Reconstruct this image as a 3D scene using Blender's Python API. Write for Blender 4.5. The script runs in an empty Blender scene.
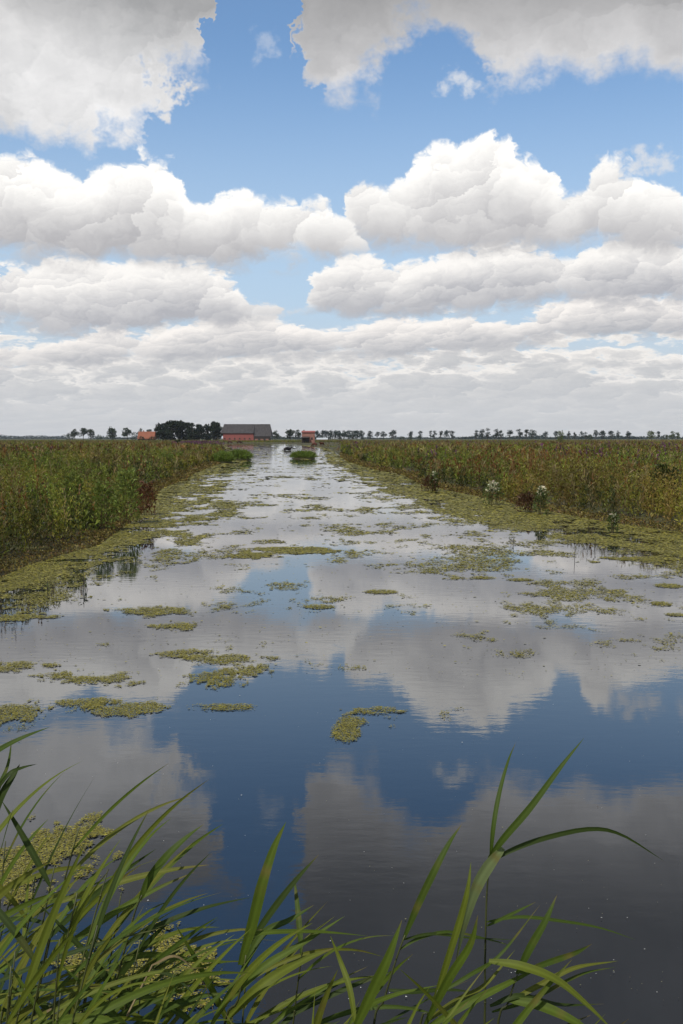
import bpy, bmesh, math, random
import numpy as np
from mathutils import Vector

S = bpy.context.scene
COL = S.collection
R = math.radians
PITCH = math.atan((512.0 - 438.3) / 995.6)
H = 2.2                      # eye height above the water
F = 995.6

# ------------------------------------------------------------- camera
cd = bpy.data.cameras.new('camera')
cam = bpy.data.objects.new('camera', cd)
COL.objects.link(cam)
S.camera = cam
cd.sensor_fit = 'VERTICAL'
cd.sensor_height = 36.0
cd.lens = 35.0
cd.clip_start = 0.05
cd.clip_end = 60000
cam.location = (0, 0, H)
cam.rotation_euler = (math.pi / 2 - PITCH, 0, 0)


def ray(px, py):
    """world direction (y = 1) seen in the photograph at px, py"""
    x = (px - 341.5) / F
    y = -(py - 512.0) / F
    dy = math.cos(PITCH) + y * math.sin(PITCH)
    dz = -math.sin(PITCH) + y * math.cos(PITCH)
    return x / dy, dz / dy


def ground(px, py, z=0.0):
    x, dz = ray(px, py)
    d = (z - H) / dz
    return x * d, d


def azel(px, py):
    x, dz = ray(px, py)
    return math.degrees(math.atan(x)), math.degrees(math.atan2(dz, math.hypot(1, x)))


# ------------------------------------------------------------- world
SUN_EL, SUN_AZ = 55.0, 215.0      # azimuth clockwise from +Y (the view direction)
W = bpy.data.worlds.new('World')
S.world = W
W.use_nodes = True
nt = W.node_tree
nt.nodes.clear()
W.cycles.sampling_method = 'NONE'


class E:
    """tiny expression wrapper around math nodes"""
    def __init__(s, o): s.o = o
    def __add__(a, b): return M('ADD', a, b)
    def __radd__(a, b): return M('ADD', b, a)
    def __sub__(a, b): return M('SUBTRACT', a, b)
    def __rsub__(a, b): return M('SUBTRACT', b, a)
    def __mul__(a, b): return M('MULTIPLY', a, b)
    def __rmul__(a, b): return M('MULTIPLY', b, a)
    def __truediv__(a, b): return M('DIVIDE', a, b)


def con(inp, v):
    if isinstance(v, E):
        nt.links.new(v.o, inp)
    else:
        inp.default_value = v


def M(op, a, b=None, c=None, clamp=False):
    n = nt.nodes.new('ShaderNodeMath')
    n.operation = op
    n.use_clamp = clamp
    con(n.inputs[0], a)
    if b is not None: con(n.inputs[1], b)
    if c is not None: con(n.inputs[2], c)
    return E(n.outputs[0])


def ss(x, a, b, lo=0.0, hi=1.0):
    n = nt.nodes.new('ShaderNodeMapRange')
    n.interpolation_type = 'SMOOTHSTEP'
    con(n.inputs[0], x)
    con(n.inputs[1], a); con(n.inputs[2], b); con(n.inputs[3], lo); con(n.inputs[4], hi)
    return E(n.outputs[0])


def lin(x, a, b, lo=0.0, hi=1.0):
    n = nt.nodes.new('ShaderNodeMapRange')
    con(n.inputs[0], x)
    con(n.inputs[1], a); con(n.inputs[2], b); con(n.inputs[3], lo); con(n.inputs[4], hi)
    return E(n.outputs[0])


def vec(x, y, z=0.0):
    n = nt.nodes.new('ShaderNodeCombineXYZ')
    con(n.inputs[0], x); con(n.inputs[1], y); con(n.inputs[2], z)
    return E(n.outputs[0])


def noise(v, scale, detail, rough=0.5, lac=2.0, out=0):
    n = nt.nodes.new('ShaderNodeTexNoise')
    n.noise_dimensions = '2D'
    con(n.inputs['Vector'], v)
    n.inputs['Scale'].default_value = scale
    n.inputs['Detail'].default_value = detail
    n.inputs['Roughness'].default_value = rough
    n.inputs['Lacunarity'].default_value = lac
    return E(n.outputs[out])


def voro(v, scale, smooth=0.25):
    n = nt.nodes.new('ShaderNodeTexVoronoi')
    n.voronoi_dimensions = '2D'
    n.feature = 'F1' 
    con(n.inputs['Vector'], v)
    n.inputs['Scale'].default_value = scale
    return E(n.outputs['Distance'])


def curve(x, pts, x0, x1, y0, y1):
    """y(x) through pts, both scaled to the unit square"""
    n = nt.nodes.new('ShaderNodeFloatCurve')
    c = n.mapping
    c.use_clip = False
    cu = c.curves[0]
    pts = [((p[0] - x0) / (x1 - x0), (p[1] - y0) / (y1 - y0)) for p in pts]
    while len(cu.points) < len(pts):
        cu.points.new(0.5, 0.5)
    for q, p in zip(cu.points, pts):
        q.location = p
        q.handle_type = 'AUTO'
    c.update()
    con(n.inputs['Value'], lin(x, x0, x1))
    return lin(E(n.outputs[0]), 0, 1, y0, y1)


tc = nt.nodes.new('ShaderNodeTexCoord')
sep = nt.nodes.new('ShaderNodeSeparateXYZ')
nt.links.new(tc.outputs['Generated'], sep.inputs[0])
X, Y, Z = E(sep.outputs[0]), E(sep.outputs[1]), E(sep.outputs[2])
AZ = M('ARCTAN2', X, Y) * 57.2958
EL = M('ABSOLUTE', M('ARCSINE', Z) * 57.2958)

sky = nt.nodes.new('ShaderNodeTexSky')
sky.sky_type = 'NISHITA'
sky.sun_disc = False
sky.sun_elevation = R(SUN_EL)
sky.sun_rotation = R(SUN_AZ)
sky.altitude = 0
sky.air_density = 1.0
sky.dust_density = 0.6
sky.ozone_density = 1.6


def outline(pts):
    return [azel(*p) for p in pts]


def mixc(f, a, b):
    n = nt.nodes.new('ShaderNodeMix')
    n.data_type = 'RGBA'
    con(n.inputs[0], f)
    for k, c in ((6, a), (7, b)):
        if isinstance(c, E): nt.links.new(c.o, n.inputs[k])
        else: n.inputs[k].default_value = (*c, 1)
    return E(n.outputs[2])


def puffs(v, scales, amps, wts, L):
    """cauliflower relief: round bumps with creased valleys; returns height and how far each bump faces the sun"""
    h = rel = None
    for k, (sc, am, wt) in enumerate(zip(scales, amps, wts)):
        n = nt.nodes.new('ShaderNodeTexVoronoi')
        n.voronoi_dimensions = '2D'
        con(n.inputs['Vector'], v)
        n.inputs['Scale'].default_value = sc
        n.inputs['Randomness'].default_value = 0.95
        d = E(n.outputs['Distance'])
        hk = (0.30 - d * d) * am
        df = nt.nodes.new('ShaderNodeVectorMath'); df.operation = 'SUBTRACT'
        con(df.inputs[0], v); nt.links.new(n.outputs['Position'], df.inputs[1])
        dp = nt.nodes.new('ShaderNodeVectorMath'); dp.operation = 'DOT_PRODUCT'
        nt.links.new(df.outputs[0], dp.inputs[0])
        dp.inputs[1].default_value = (L[0] * sc * wt, L[1] * sc * wt, 0)
        rk = E(dp.outputs['Value'])
        h = hk if h is None else h + hk
        rel = rk if rel is None else rel + rk
    return h, rel


def warp2(x, y, scale, detail, amount, rough=0.5):
    wn = nt.nodes.new('ShaderNodeTexNoise')
    wn.noise_dimensions = '2D'
    con(wn.inputs['Vector'], vec(x, y))
    wn.inputs['Scale'].default_value = scale
    wn.inputs['Detail'].default_value = detail
    wn.inputs['Roughness'].default_value = rough
    sp = nt.nodes.new('ShaderNodeSeparateXYZ')
    nt.links.new(wn.outputs['Color'], sp.inputs[0])
    wx, wy = E(sp.outputs[0]) - 0.5, E(sp.outputs[1]) - 0.5
    return vec(x + wx * amount, y + wy * amount), wx, wy


def field(sx, sy, seed):
    v, wx, wy = warp2(AZ * sx + seed, EL * sy + seed * 0.37, 0.9, 4, 1.3, 0.6)
    h, rel = puffs(v, (0.40, 0.95, 2.1, 4.6), (0.95, 0.55, 0.30, 0.15), (0.46, 0.30, 0.13, 0.05), (-0.5, 0.86))
    n = noise(v, 1.1, 6, 0.65) - 0.5
    return h + n * 0.7, rel, wx, n


def layer(col, top, bot, f, amp, soft, scale_el, lo, hi, relief, dens=1.0):
    """put one bank of cumulus between two outlines over the sky colour col"""
    N, rel, wx, n = f
    az = AZ + wx * 2.2
    T = curve(az, outline(top), -25, 25, -2, 46)
    B = curve(az, outline(bot), -25, 25, -2, 46)
    dt = T - EL + N * amp
    db = EL - B + N * amp * 0.9
    t = db / scale_el                              # 0 at the flat base, 1 a given way up
    a = ss(dt, 0.0, soft) * ss(db, 0.0, soft * 2.6) * dens
    top_lit = ss(dt, 0.0, scale_el * 0.75, 1.0, 0.0)
    b = 0.02 + ss(t, 0.0, 1.15) * 0.56 + top_lit * 0.54 + (rel + n * 0.35) * relief * 0.8 * ss(t, -0.1, 0.8, 0.35, 1.0)
    return mixc(a, col, mixc(M('MULTIPLY', b, 1.0, clamp=True), lo, hi))


SK = 0.15                                          # world strength
def cc(r, g, b):                                   # display 0-255 to radiance before the strength
    f = lambda c: (((c / 255 + 0.055) / 1.055) ** 2.4 if c > 10 else c / 255 / 12.92) / SK
    return (f(r), f(g), f(b))


def clear_sky():
    tint = nt.nodes.new('ShaderNodeMix'); tint.data_type = 'RGBA'; tint.blend_type = 'MULTIPLY'
    tint.inputs[0].default_value = 1.0
    nt.links.new(sky.outputs[0], tint.inputs[6]); tint.inputs[7].default_value = (0.84, 0.97, 1.04, 1)
    return mixc(ss(EL, 5.0, 22.0, 0.80, 0.0), E(tint.outputs[2]), cc(190, 209, 228))


def low_sky():
    col = clear_sky()
    GL, GH = cc(172, 172, 178), cc(243, 240, 238)
    # far rows of cumulus, farthest first: each bank has puffed, lit tops over a grey base
    col = mixc(ss(EL, 0.0, 8.4, 0.96, 0.0), col, cc(203, 209, 216))
    for i, (e, h, sa, se, cov) in enumerate([(0.8, 0.45, 0.85, 7.5, 0.6), (1.3, 0.6, 0.70, 5.6, 0.5), (1.95, 0.8, 0.58, 4.2, 0.5),
                                             (2.8, 1.1, 0.50, 3.2, 0.4), (3.8, 1.5, 0.42, 2.3, 0.3), (5.0, 1.9, 0.36, 1.7, 0.15)]):
        sd_ = 13.7 * i + 5.0
        v, wx, wy = warp2(AZ * sa * 1.45 + sd_, EL * se * 0.95 + sd_, 1.0, 4, 1.5, 0.65)
        hh, rel = puffs(v, (0.7, 1.7), (1.8, 0.8), (0.62, 0.22), (-0.45, 0.9))
        n = noise(v, 1.4, 3, 0.6) - 0.5
        t1 = noise(vec(AZ * (sa * 0.30) + sd_, sd_), 1.0, 2) - 0.5
        N = hh + n * 0.8
        d = (e - EL) / h + t1 * 2.4 + cov * 0.7 + N * 1.3
        below = ss(EL + N * h * 0.5, e - h * 1.7, e - h * 1.2)
        a = ss(d, -0.1, 0.6) * below
        fade = min(1.0, 0.50 + e / 5.0)
        bri = 0.52 + (ss(d, 0.0, 1.5, 0.66, -0.26) + (rel + n * 0.5) * 0.55 - 0.06) * fade
        cm = mixc(M('MULTIPLY', bri, 1.0, clamp=True), cc(*[q + 16 * (1 - e / 5.0) for q in (190, 192, 196)]), cc(255, 250, 244))
        col = mixc(a * (0.5 + 0.5 * fade), col, cm)

    return mixc(ss(EL, 0.0, 6.5, 0.62, 0.0), col, cc(212, 215, 219))


def third_row(col):
    fH = field(0.85, 2.1, 77.3)
    # third row: low banks at 290-370 px
    col = layer(col,
        [(-300, 330), (-80, 320), (0, 345), (60, 338), (110, 330), (150, 335), (200, 318), (250, 312), (300, 322), (340, 330), (390, 318), (430, 322), (470, 312), (520, 318), (560, 300), (600, 292), (650, 296), (690, 298), (760, 310), (900, 330)],
        [(-300, 372), (0, 372), (150, 368), (300, 362), (400, 362), (500, 352), (600, 345), (700, 340), (900, 360)],
        fH, 0.8, 0.35, 2.4, cc(182, 184, 190), cc(255, 250, 245), 0.8)
    return col


def second_row(col):
    fF = field(0.66, 1.15, 41.7)
    # second row: the long banks at 260-340 px
    col = layer(col,
        [(-300, 300), (-80, 285), (0, 268), (60, 263), (110, 261), (160, 262), (205, 265), (230, 278), (246, 296), (262, 303), (286, 305), (303, 290), (315, 272), (335, 262), (365, 258), (395, 268), (440, 252), (500, 243), (560, 250), (620, 235), (690, 240), (900, 260)],
        [(-300, 340), (0, 332), (60, 338), (150, 335), (230, 330), (262, 326), (300, 322), (340, 318), (420, 322), (500, 312), (560, 306), (690, 312), (900, 310)],
        fF, 1.1, 0.4, 3.6, cc(182, 183, 189), cc(256, 253, 249), 0.8)
    return col


def big_cumulus(col, fA):
    # the big cumulus on the right with its peak, and the one on the left
    col = layer(col,
        [(180, 290), (300, 288), (335, 262), (344, 225), (352, 188), (372, 177), (398, 180), (420, 162), (442, 146), (468, 142), (492, 127), (512, 134), (524, 158), (545, 170), (562, 196), (580, 184), (602, 163), (630, 160), (655, 172), (690, 188), (780, 200), (900, 240)],
        [(180, 230), (300, 232), (350, 240), (380, 252), (450, 258), (520, 256), (600, 256), (690, 256), (900, 256)],
        fA, 1.5, 0.55, 5.6, cc(188, 187, 190), cc(264, 262, 258), 0.75)
    col = layer(col,
        [(-300, 170), (-60, 160), (0, 156), (28, 150), (58, 168), (90, 172), (115, 158), (140, 148), (164, 150), (176, 166), (180, 184), (196, 200), (214, 198), (232, 192), (258, 200), (282, 206), (306, 202), (326, 204), (348, 222), (364, 242), (376, 268), (400, 290), (500, 300)],
        [(-300, 262), (0, 254), (50, 268), (120, 274), (200, 274), (300, 268), (350, 260), (376, 244), (400, 220), (500, 200)],
        fA, 1.5, 0.55, 5.0, cc(186, 185, 188), cc(264, 262, 258), 0.75)
    return col


def overhead(col, fA):
    # the near clouds overhead: their undersides show, grey
    N, rel, wx, nn = fA
    def over(col, bot, topel, lo, hi, soft, amp, seed, dk):
        v, wx2, wy2 = warp2(AZ * 0.2 + seed, EL * 0.25 + seed, 1.0, 5, 1.0, 0.62)
        B = curve(AZ + wx2 * 9.0, outline(bot), -40, 40, -2, 46)
        n3 = noise(v, 0.55, 5, 0.55) - 0.5
        e2 = EL + wy2 * 5.0
        d = M('MINIMUM', e2 - B, topel - e2) + nn * 0.9 + N * amp
        a = ss(d, 0.0, soft)
        b = 0.62 + n3 * 1.6 + rel * 0.22 + nn * 0.25 + ss(d, 0.3, 3.0, 0.25, 0.0) - ss(EL, 17, 28) * dk
        sh = mixc(M('MULTIPLY', b, 1.0, clamp=True), lo, hi)
        return mixc(a, col, mixc(ss(EL, 18.5, 26.0, 0.0, 0.75), sh, cc(98, 98, 99)))   # cloud colour darkened higher up, to dim its reflection in the near water
    col = over(col,
        [(-400, 150), (-60, 150), (0, 144), (40, 148), (95, 160), (112, 146), (146, 128), (153, 100), (165, 90), (190, 80), (198, 45), (200, -60), (206, -300), (215, -900), (400, -1200)],
        26.0, cc(168, 170, 173), cc(246, 245, 245), 1.7, 0.35, 5.0, 0.04)
    col = over(col,
        [(60, -2500), (180, -1500), (235, -700), (262, -60), (284, 12), (292, 40), (286, 80), (306, 100), (340, 104), (372, 88), (400, 66), (425, 46), (452, 52), (470, 64), (488, 94), (505, 99), (540, 84), (600, 92), (640, 80), (690, 76), (800, 60), (1100, 30)],
        62.0, cc(172, 172, 174), cc(232, 231, 232), 1.8, 0.35, 21.0, 0.04)
    # torn wisps
    wv = noise(vec(AZ * 0.9 + 4, EL * 1.1), 1.0, 6, 0.6)
    for (px, py, rx, ry, st) in ((457, 82, 1.3, 0.9, 0.8), (655, 160, 2.8, 0.9, 0.8), (265, 45, 1.0, 1.0, 0.35)):
        a0, e0 = azel(px, py)
        r2 = M('POWER', (AZ - a0) / rx, 2.0) + M('POWER', (EL - e0) / ry, 2.0)
        al = ss(1.0 - M('SQRT', r2) + (wv - 0.5) * 3.2, 0.1, 1.1) * ss(r2, 0.6, 3.0, 1.0, 0.0) * st
        o = nt.nodes.new('ShaderNodeMix'); o.data_type = 'RGBA'
        con(o.inputs[0], al)
        nt.links.new(col.o, o.inputs[6]); o.inputs[7].default_value = (*cc(222, 226, 232), 1)
        col = E(o.outputs[2])

    return col


# three belts of elevation, so that each ray only pays for the clouds it can meet
def back(c):
    bg = nt.nodes.new('ShaderNodeBackground')
    bg.inputs['Strength'].default_value = SK
    nt.links.new(c.o, bg.inputs['Color'])
    return bg.outputs[0]
def pick(f, a, b):
    m = nt.nodes.new('ShaderNodeMixShader')
    con(m.inputs[0], f)
    nt.links.new(a, m.inputs[1]); nt.links.new(b, m.inputs[2])
    return m.outputs[0]
lo_ = back(second_row(third_row(low_sky())))
fm = field(0.50, 0.62, 3.1)
mi_ = back(big_cumulus(second_row(clear_sky()), fm))
fh = field(0.50, 0.62, 3.1)
hi_ = back(overhead(big_cumulus(clear_sky(), fh), fh))
out = pick(M('GREATER_THAN', EL, 8.9), lo_, pick(M('GREATER_THAN', EL, 12.6), mi_, hi_))
wo = nt.nodes.new('ShaderNodeOutputWorld')
nt.links.new(out, wo.inputs['Surface'])

sl = bpy.data.lights.new('sun', 'SUN')
sl.energy = 3.9
sl.angle = R(0.6)
sl.color = (1.0, 0.95, 0.87)
so = bpy.data.objects.new('sun', sl)
COL.objects.link(so)
sd = Vector((math.sin(R(SUN_AZ)) * math.cos(R(SUN_EL)), math.cos(R(SUN_AZ)) * math.cos(R(SUN_EL)), math.sin(R(SUN_EL))))
so.rotation_euler = sd.to_track_quat('Z', 'Y').to_euler()

S.view_settings.view_transform = 'Standard'
S.view_settings.look = 'None'
S.view_settings.gamma = 1
S.view_settings.exposure = 0
S.view_settings.use_curve_mapping = False
S.cycles.use_denoising = True
S.cycles.max_bounces = 6
S.cycles.diffuse_bounces = 2
S.cycles.glossy_bounces = 3
S.cycles.transmission_bounces = 4
S.cycles.transparent_max_bounces = 6

# ================================================================= helpers
rng = np.random.default_rng(11)
random.seed(5)


def tag(o, label=None, cat=None, group=None, kind=None):
    if label: o['label'] = label
    if cat: o['category'] = cat
    if group: o['group'] = group
    if kind: o['kind'] = kind
    return o


def empty(name, loc, rz=0.0):
    o = bpy.data.objects.new(name, None)
    o.empty_display_size = 0.2
    COL.objects.link(o)
    o.location = loc
    o.rotation_euler = (0, 0, rz)
    return o


def link(name, me, m, parent=None):
    o = bpy.data.objects.new(name, me)
    COL.objects.link(o)
    if m is not None:
        me.materials.clear()
        me.materials.append(m)
    if parent is not None:
        o.parent = parent
    return o


def polymesh(name, V, k, cols=None, smooth=False):
    """V: (faces*k, 3) vertices, every k of them one face"""
    V = np.asarray(V, np.float32).reshape(-1, 3)
    n = len(V) // k
    me = bpy.data.meshes.new(name)
    me.vertices.add(len(V)); me.loops.add(n * k); me.polygons.add(n)
    me.vertices.foreach_set('co', V.ravel())
    me.loops.foreach_set('vertex_index', np.arange(n * k, dtype=np.int32))
    me.polygons.foreach_set('loop_start', np.arange(0, n * k, k, dtype=np.int32))
    me.polygons.foreach_set('loop_total', np.full(n, k, np.int32))
    if cols is not None:
        c = np.ones((len(V), 4), np.float32)
        c[:, :3] = np.repeat(cols, k, axis=0) if len(cols) == n else cols
        at = me.color_attributes.new('tint', 'FLOAT_COLOR', 'POINT')
        at.data.foreach_set('color', c.ravel())
    me.update()
    return me


def gridmesh(name, P, cols=None, smooth=True):
    """P: (r, c, 3) grid of points"""
    r, c = P.shape[:2]
    idx = np.arange(r * c).reshape(r, c)
    q = np.stack([idx[:-1, :-1], idx[:-1, 1:], idx[1:, 1:], idx[1:, :-1]], -1).reshape(-1, 4)
    me = bpy.data.meshes.new(name)
    me.from_pydata(P.reshape(-1, 3).tolist(), [], q.tolist())
    if smooth:
        me.polygons.foreach_set('use_smooth', np.ones(len(q), bool))
    me.update()
    return me


class MB:
    """collects solids into one mesh"""
    def __init__(s): s.v, s.f = [], []
    def add(s, v, f):
        o = len(s.v)
        s.v += [tuple(p) for p in v]
        s.f += [tuple(i + o for i in q) for q in f]
        return s
    def box(s, x0, x1, y0, y1, z0, z1):
        return s.add([(x0, y0, z0), (x1, y0, z0), (x1, y1, z0), (x0, y1, z0), (x0, y0, z1), (x1, y0, z1), (x1, y1, z1), (x0, y1, z1)],
                     [(0, 3, 2, 1), (4, 5, 6, 7), (0, 1, 5, 4), (1, 2, 6, 5), (2, 3, 7, 6), (3, 0, 4, 7)])
    def prism(s, prof, x0, x1):
        """profile in (y, z), run along x"""
        n = len(prof)
        v = [(x0, y, z) for y, z in prof] + [(x1, y, z) for y, z in prof]
        f = [tuple(range(n))[::-1], tuple(range(n, 2 * n))] + [(i, (i + 1) % n, n + (i + 1) % n, n + i) for i in range(n)]
        return s.add(v, f)
    def tube(s, pts, rad, n=6):
        pts = [Vector(p) for p in pts]
        v, f = [], []
        for i, p in enumerate(pts):
            t = (pts[min(i + 1, len(pts) - 1)] - pts[max(i - 1, 0)]).normalized()
            a = t.orthogonal().normalized() if i == 0 else (a - t * a.dot(t)).normalized()
            b = t.cross(a)
            for k in range(n):
                w = 2 * math.pi * k / n
                v.append(p + (a * math.cos(w) + b * math.sin(w)) * rad[i])
        for i in range(len(pts) - 1):
            for k in range(n):
                f.append((i * n + k, i * n + (k + 1) % n, (i + 1) * n + (k + 1) % n, (i + 1) * n + k))
        f.append(tuple(range(n))[::-1]); f.append(tuple(range((len(pts) - 1) * n, len(pts) * n)))
        return s.add(v, f)
    def build(s, name, m, parent=None, smooth=False):
        me = bpy.data.meshes.new(name)
        me.from_pydata(s.v, [], s.f)
        if smooth:
            me.polygons.foreach_set('use_smooth', np.ones(len(s.f), bool))
        me.update()
        return link(name, me, m, parent)


# value noise for placing things (numpy)
_perm = np.random.default_rng(3).random((256, 256))
def vn(x, y):
    xi, yi = np.floor(x).astype(int), np.floor(y).astype(int)
    fx, fy = x - xi, y - yi
    fx, fy = fx * fx * (3 - 2 * fx), fy * fy * (3 - 2 * fy)
    g = lambda a, b: _perm[a % 256, b % 256]
    return (g(xi, yi) * (1 - fx) + g(xi + 1, yi) * fx) * (1 - fy) + (g(xi, yi + 1) * (1 - fx) + g(xi + 1, yi + 1) * fx) * fy
def fbm(x, y, o=4):
    s, a, t = 0.0, 0.5, 0.0
    for k in range(o):
        s = s + a * vn(x * 2 ** k + 17.3 * k, y * 2 ** k + 5.1 * k); t += a; a *= 0.5
    return s / t


# ----------------------------------------------------------------- materials
def mat(name, rough=0.8, spec=0.3):
    m = bpy.data.materials.new(name)
    m.use_nodes = True
    n = m.node_tree.nodes['Principled BSDF']
    n.inputs['Roughness'].default_value = rough
    n.inputs['Specular IOR Level'].default_value = spec
    return m, m.node_tree, n


def noisy(name, c1, c2, scale, rough=0.85, bump=0.0, coords='Object', detail=6, stretch=(1, 1, 1), c3=None, spec=0.3):
    m, t, b = mat(name, rough, spec)
    tc = t.nodes.new('ShaderNodeTexCoord'); mp = t.nodes.new('ShaderNodeMapping')
    mp.inputs['Scale'].default_value = stretch
    t.links.new(tc.outputs[coords], mp.inputs[0])
    n = t.nodes.new('ShaderNodeTexNoise')
    n.inputs['Scale'].default_value = scale; n.inputs['Detail'].default_value = detail
    t.links.new(mp.outputs[0], n.inputs['Vector'])
    r = t.nodes.new('ShaderNodeValToRGB')
    r.color_ramp.elements[0].position = 0.32; r.color_ramp.elements[1].position = 0.68
    r.color_ramp.elements[0].color = (*c1, 1); r.color_ramp.elements[1].color = (*c2, 1)
    if c3:
        e = r.color_ramp.elements.new(0.5); e.color = (*c3, 1)
    t.links.new(n.outputs[0], r.inputs[0]); t.links.new(r.outputs[0], b.inputs['Base Color'])
    if bump:
        bp = t.nodes.new('ShaderNodeBump'); bp.inputs['Strength'].default_value = 0.6
        bp.inputs['Distance'].default_value = bump
        t.links.new(n.outputs[0], bp.inputs['Height']); t.links.new(bp.outputs[0], b.inputs['Normal'])
    return m


def leafy(name, rough=0.55, trans=0.35, var=0.0, spec=0.3):
    """foliage whose colour comes from the mesh's own tint; some light comes through"""
    m, t, b = mat(name, rough, spec)
    a = t.nodes.new('ShaderNodeVertexColor'); a.layer_name = 'tint'
    t.links.new(a.outputs[0], b.inputs['Base Color'])
    tr = t.nodes.new('ShaderNodeBsdfTranslucent')
    t.links.new(a.outputs[0], tr.inputs['Color'])
    mx = t.nodes.new('ShaderNodeMixShader'); mx.inputs[0].default_value = trans
    o = t.nodes['Material Output']
    t.links.new(b.outputs[0], mx.inputs[1]); t.links.new(tr.outputs[0], mx.inputs[2]); t.links.new(mx.outputs[0], o.inputs[0])
    return m


LEAF = leafy('foliage')
REEDLEAF = leafy('reed_leaf', 0.60, 0.42, spec=0.22)
FLOWER = leafy('flower', 0.7, 0.3)
FARLEAF = leafy('far_foliage', 0.9, 0.1, spec=0.1)
ALGAE = leafy('algae', 0.6, 0.0, spec=0.35)
BARK = noisy('bark', (0.05, 0.04, 0.03), (0.11, 0.09, 0.07), 3.0, 0.9, 0.02)
STEMM = noisy('reed_stem', (0.030, 0.035, 0.012), (0.075, 0.085, 0.025), 14.0, 0.5, stretch=(1, 1, 0.4))
DEADM = noisy('dead_cane', (0.16, 0.12, 0.06), (0.28, 0.22, 0.12), 20.0, 0.7)
HERBSTEM = noisy('herb_stem', (0.05, 0.05, 0.02), (0.10, 0.07, 0.03), 9.0, 0.8)
GROUND = noisy('marsh_soil', (0.028, 0.024, 0.012), (0.075, 0.075, 0.025), 0.9, 0.95, 0.05, c3=(0.05, 0.045, 0.018), detail=9)
BRICK_PINK = noisy('pink_brick', (0.21, 0.062, 0.055), (0.29, 0.095, 0.08), 1.4, 0.9, stretch=(1, 1, 3))
ROOF_GREY = noisy('weathered_roof', (0.034, 0.031, 0.031), (0.062, 0.056, 0.056), 0.5, 0.85, stretch=(3, 1, 0.4))
ROOF_ORANGE = noisy('orange_tiles', (0.19, 0.062, 0.034), (0.25, 0.09, 0.048), 2.0, 0.8)
BRICK_SALMON = noisy('salmon_brick', (0.23, 0.11, 0.085), (0.30, 0.15, 0.115), 1.2, 0.9)
WOOD_DARK = noisy('dark_timber', (0.025, 0.02, 0.018), (0.05, 0.04, 0.035), 4.0, 0.8)
GLASS_PALE = noisy('pale_glazing', (0.42, 0.46, 0.48), (0.55, 0.58, 0.60), 3.0, 0.3)

# water: dark and clear, reflecting the sky
WATER, wt, wb = mat('ditch_water', 0.012, 0.5)
wb.inputs['Base Color'].default_value = (0.0035, 0.0065, 0.011, 1)
wb.inputs['IOR'].default_value = 1.80
tcw = wt.nodes.new('ShaderNodeTexCoord')
mpw = wt.nodes.new('ShaderNodeMapping'); mpw.inputs['Scale'].default_value = (0.7, 1.5, 1)
wt.links.new(tcw.outputs['Object'], mpw.inputs[0])
w1 = wt.nodes.new('ShaderNodeTexNoise'); w1.inputs['Scale'].default_value = 5.0; w1.inputs['Detail'].default_value = 4; w1.inputs['Roughness'].default_value = 0.55
wt.links.new(mpw.outputs[0], w1.inputs['Vector'])
w2 = wt.nodes.new('ShaderNodeTexNoise'); w2.inputs['Scale'].default_value = 0.35; w2.inputs['Detail'].default_value = 3
wt.links.new(tcw.outputs['Object'], w2.inputs['Vector'])
wr = wt.nodes.new('ShaderNodeMapRange'); wr.inputs[1].default_value = 0.40; wr.inputs[2].default_value = 0.62; wr.inputs[3].default_value = 0.25; wr.inputs[4].default_value = 1.0
wt.links.new(w2.outputs[0], wr.inputs[0])
wm = wt.nodes.new('ShaderNodeMath'); wm.operation = 'MULTIPLY'
wt.links.new(w1.outputs[0], wm.inputs[0]); wt.links.new(wr.outputs[0], wm.inputs[1])
wbp = wt.nodes.new('ShaderNodeBump'); wbp.inputs['Strength'].default_value = 1.0; wbp.inputs['Distance'].default_value = 0.0011
wsx = wt.nodes.new('ShaderNodeSeparateXYZ'); wt.links.new(tcw.outputs['Object'], wsx.inputs[0])
wfar = wt.nodes.new('ShaderNodeMapRange'); wfar.inputs[1].default_value = 30; wfar.inputs[2].default_value = 170; wfar.inputs[3].default_value = 1.0; wfar.inputs[4].default_value = 5.0
wt.links.new(wsx.outputs[1], wfar.inputs[0])                      # the wind ruffles the open reach by the bend
wm2 = wt.nodes.new('ShaderNodeMath'); wm2.operation = 'MULTIPLY'
wt.links.new(wm.outputs[0], wm2.inputs[0]); wt.links.new(wfar.outputs[0], wm2.inputs[1])
wt.links.new(wm2.outputs[0], wbp.inputs['Height']); wt.links.new(wbp.outputs[0], wb.inputs['Normal'])

# ================================================================= the setting
LSH = [(-420, 720), (-200, 640), (0, 578), (30, 565), (60, 556), (100, 545), (122, 529), (142, 514), (154, 501), (161, 489), (184, 480), (195, 473),
       (214, 466), (228, 460.5), (229, 456), (228, 452), (226, 449), (224, 446.6), (222, 444.8), (226, 443.6)]
RSH = [(1100, 630), (850, 572), (760, 549), (683, 533), (600, 521), (540, 510), (500, 501), (450, 491), (420, 484), (403, 475), (372, 469), (350, 462),
       (338, 455), (334, 451), (326, 447.6), (314, 446.4), (300, 445.0), (292, 443.6)]
lw = np.array([ground(*p) for p in LSH]); rw = np.array([ground(*p) for p in RSH])
DFAR = min(lw[-1, 1], rw[-1, 1])
def XL(d): return np.interp(d, lw[:, 1], lw[:, 0])
def XR(d): return np.interp(d, rw[:, 1], rw[:, 0])
NEARB = 1.75                                        # the bank under the camera ends here


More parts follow.
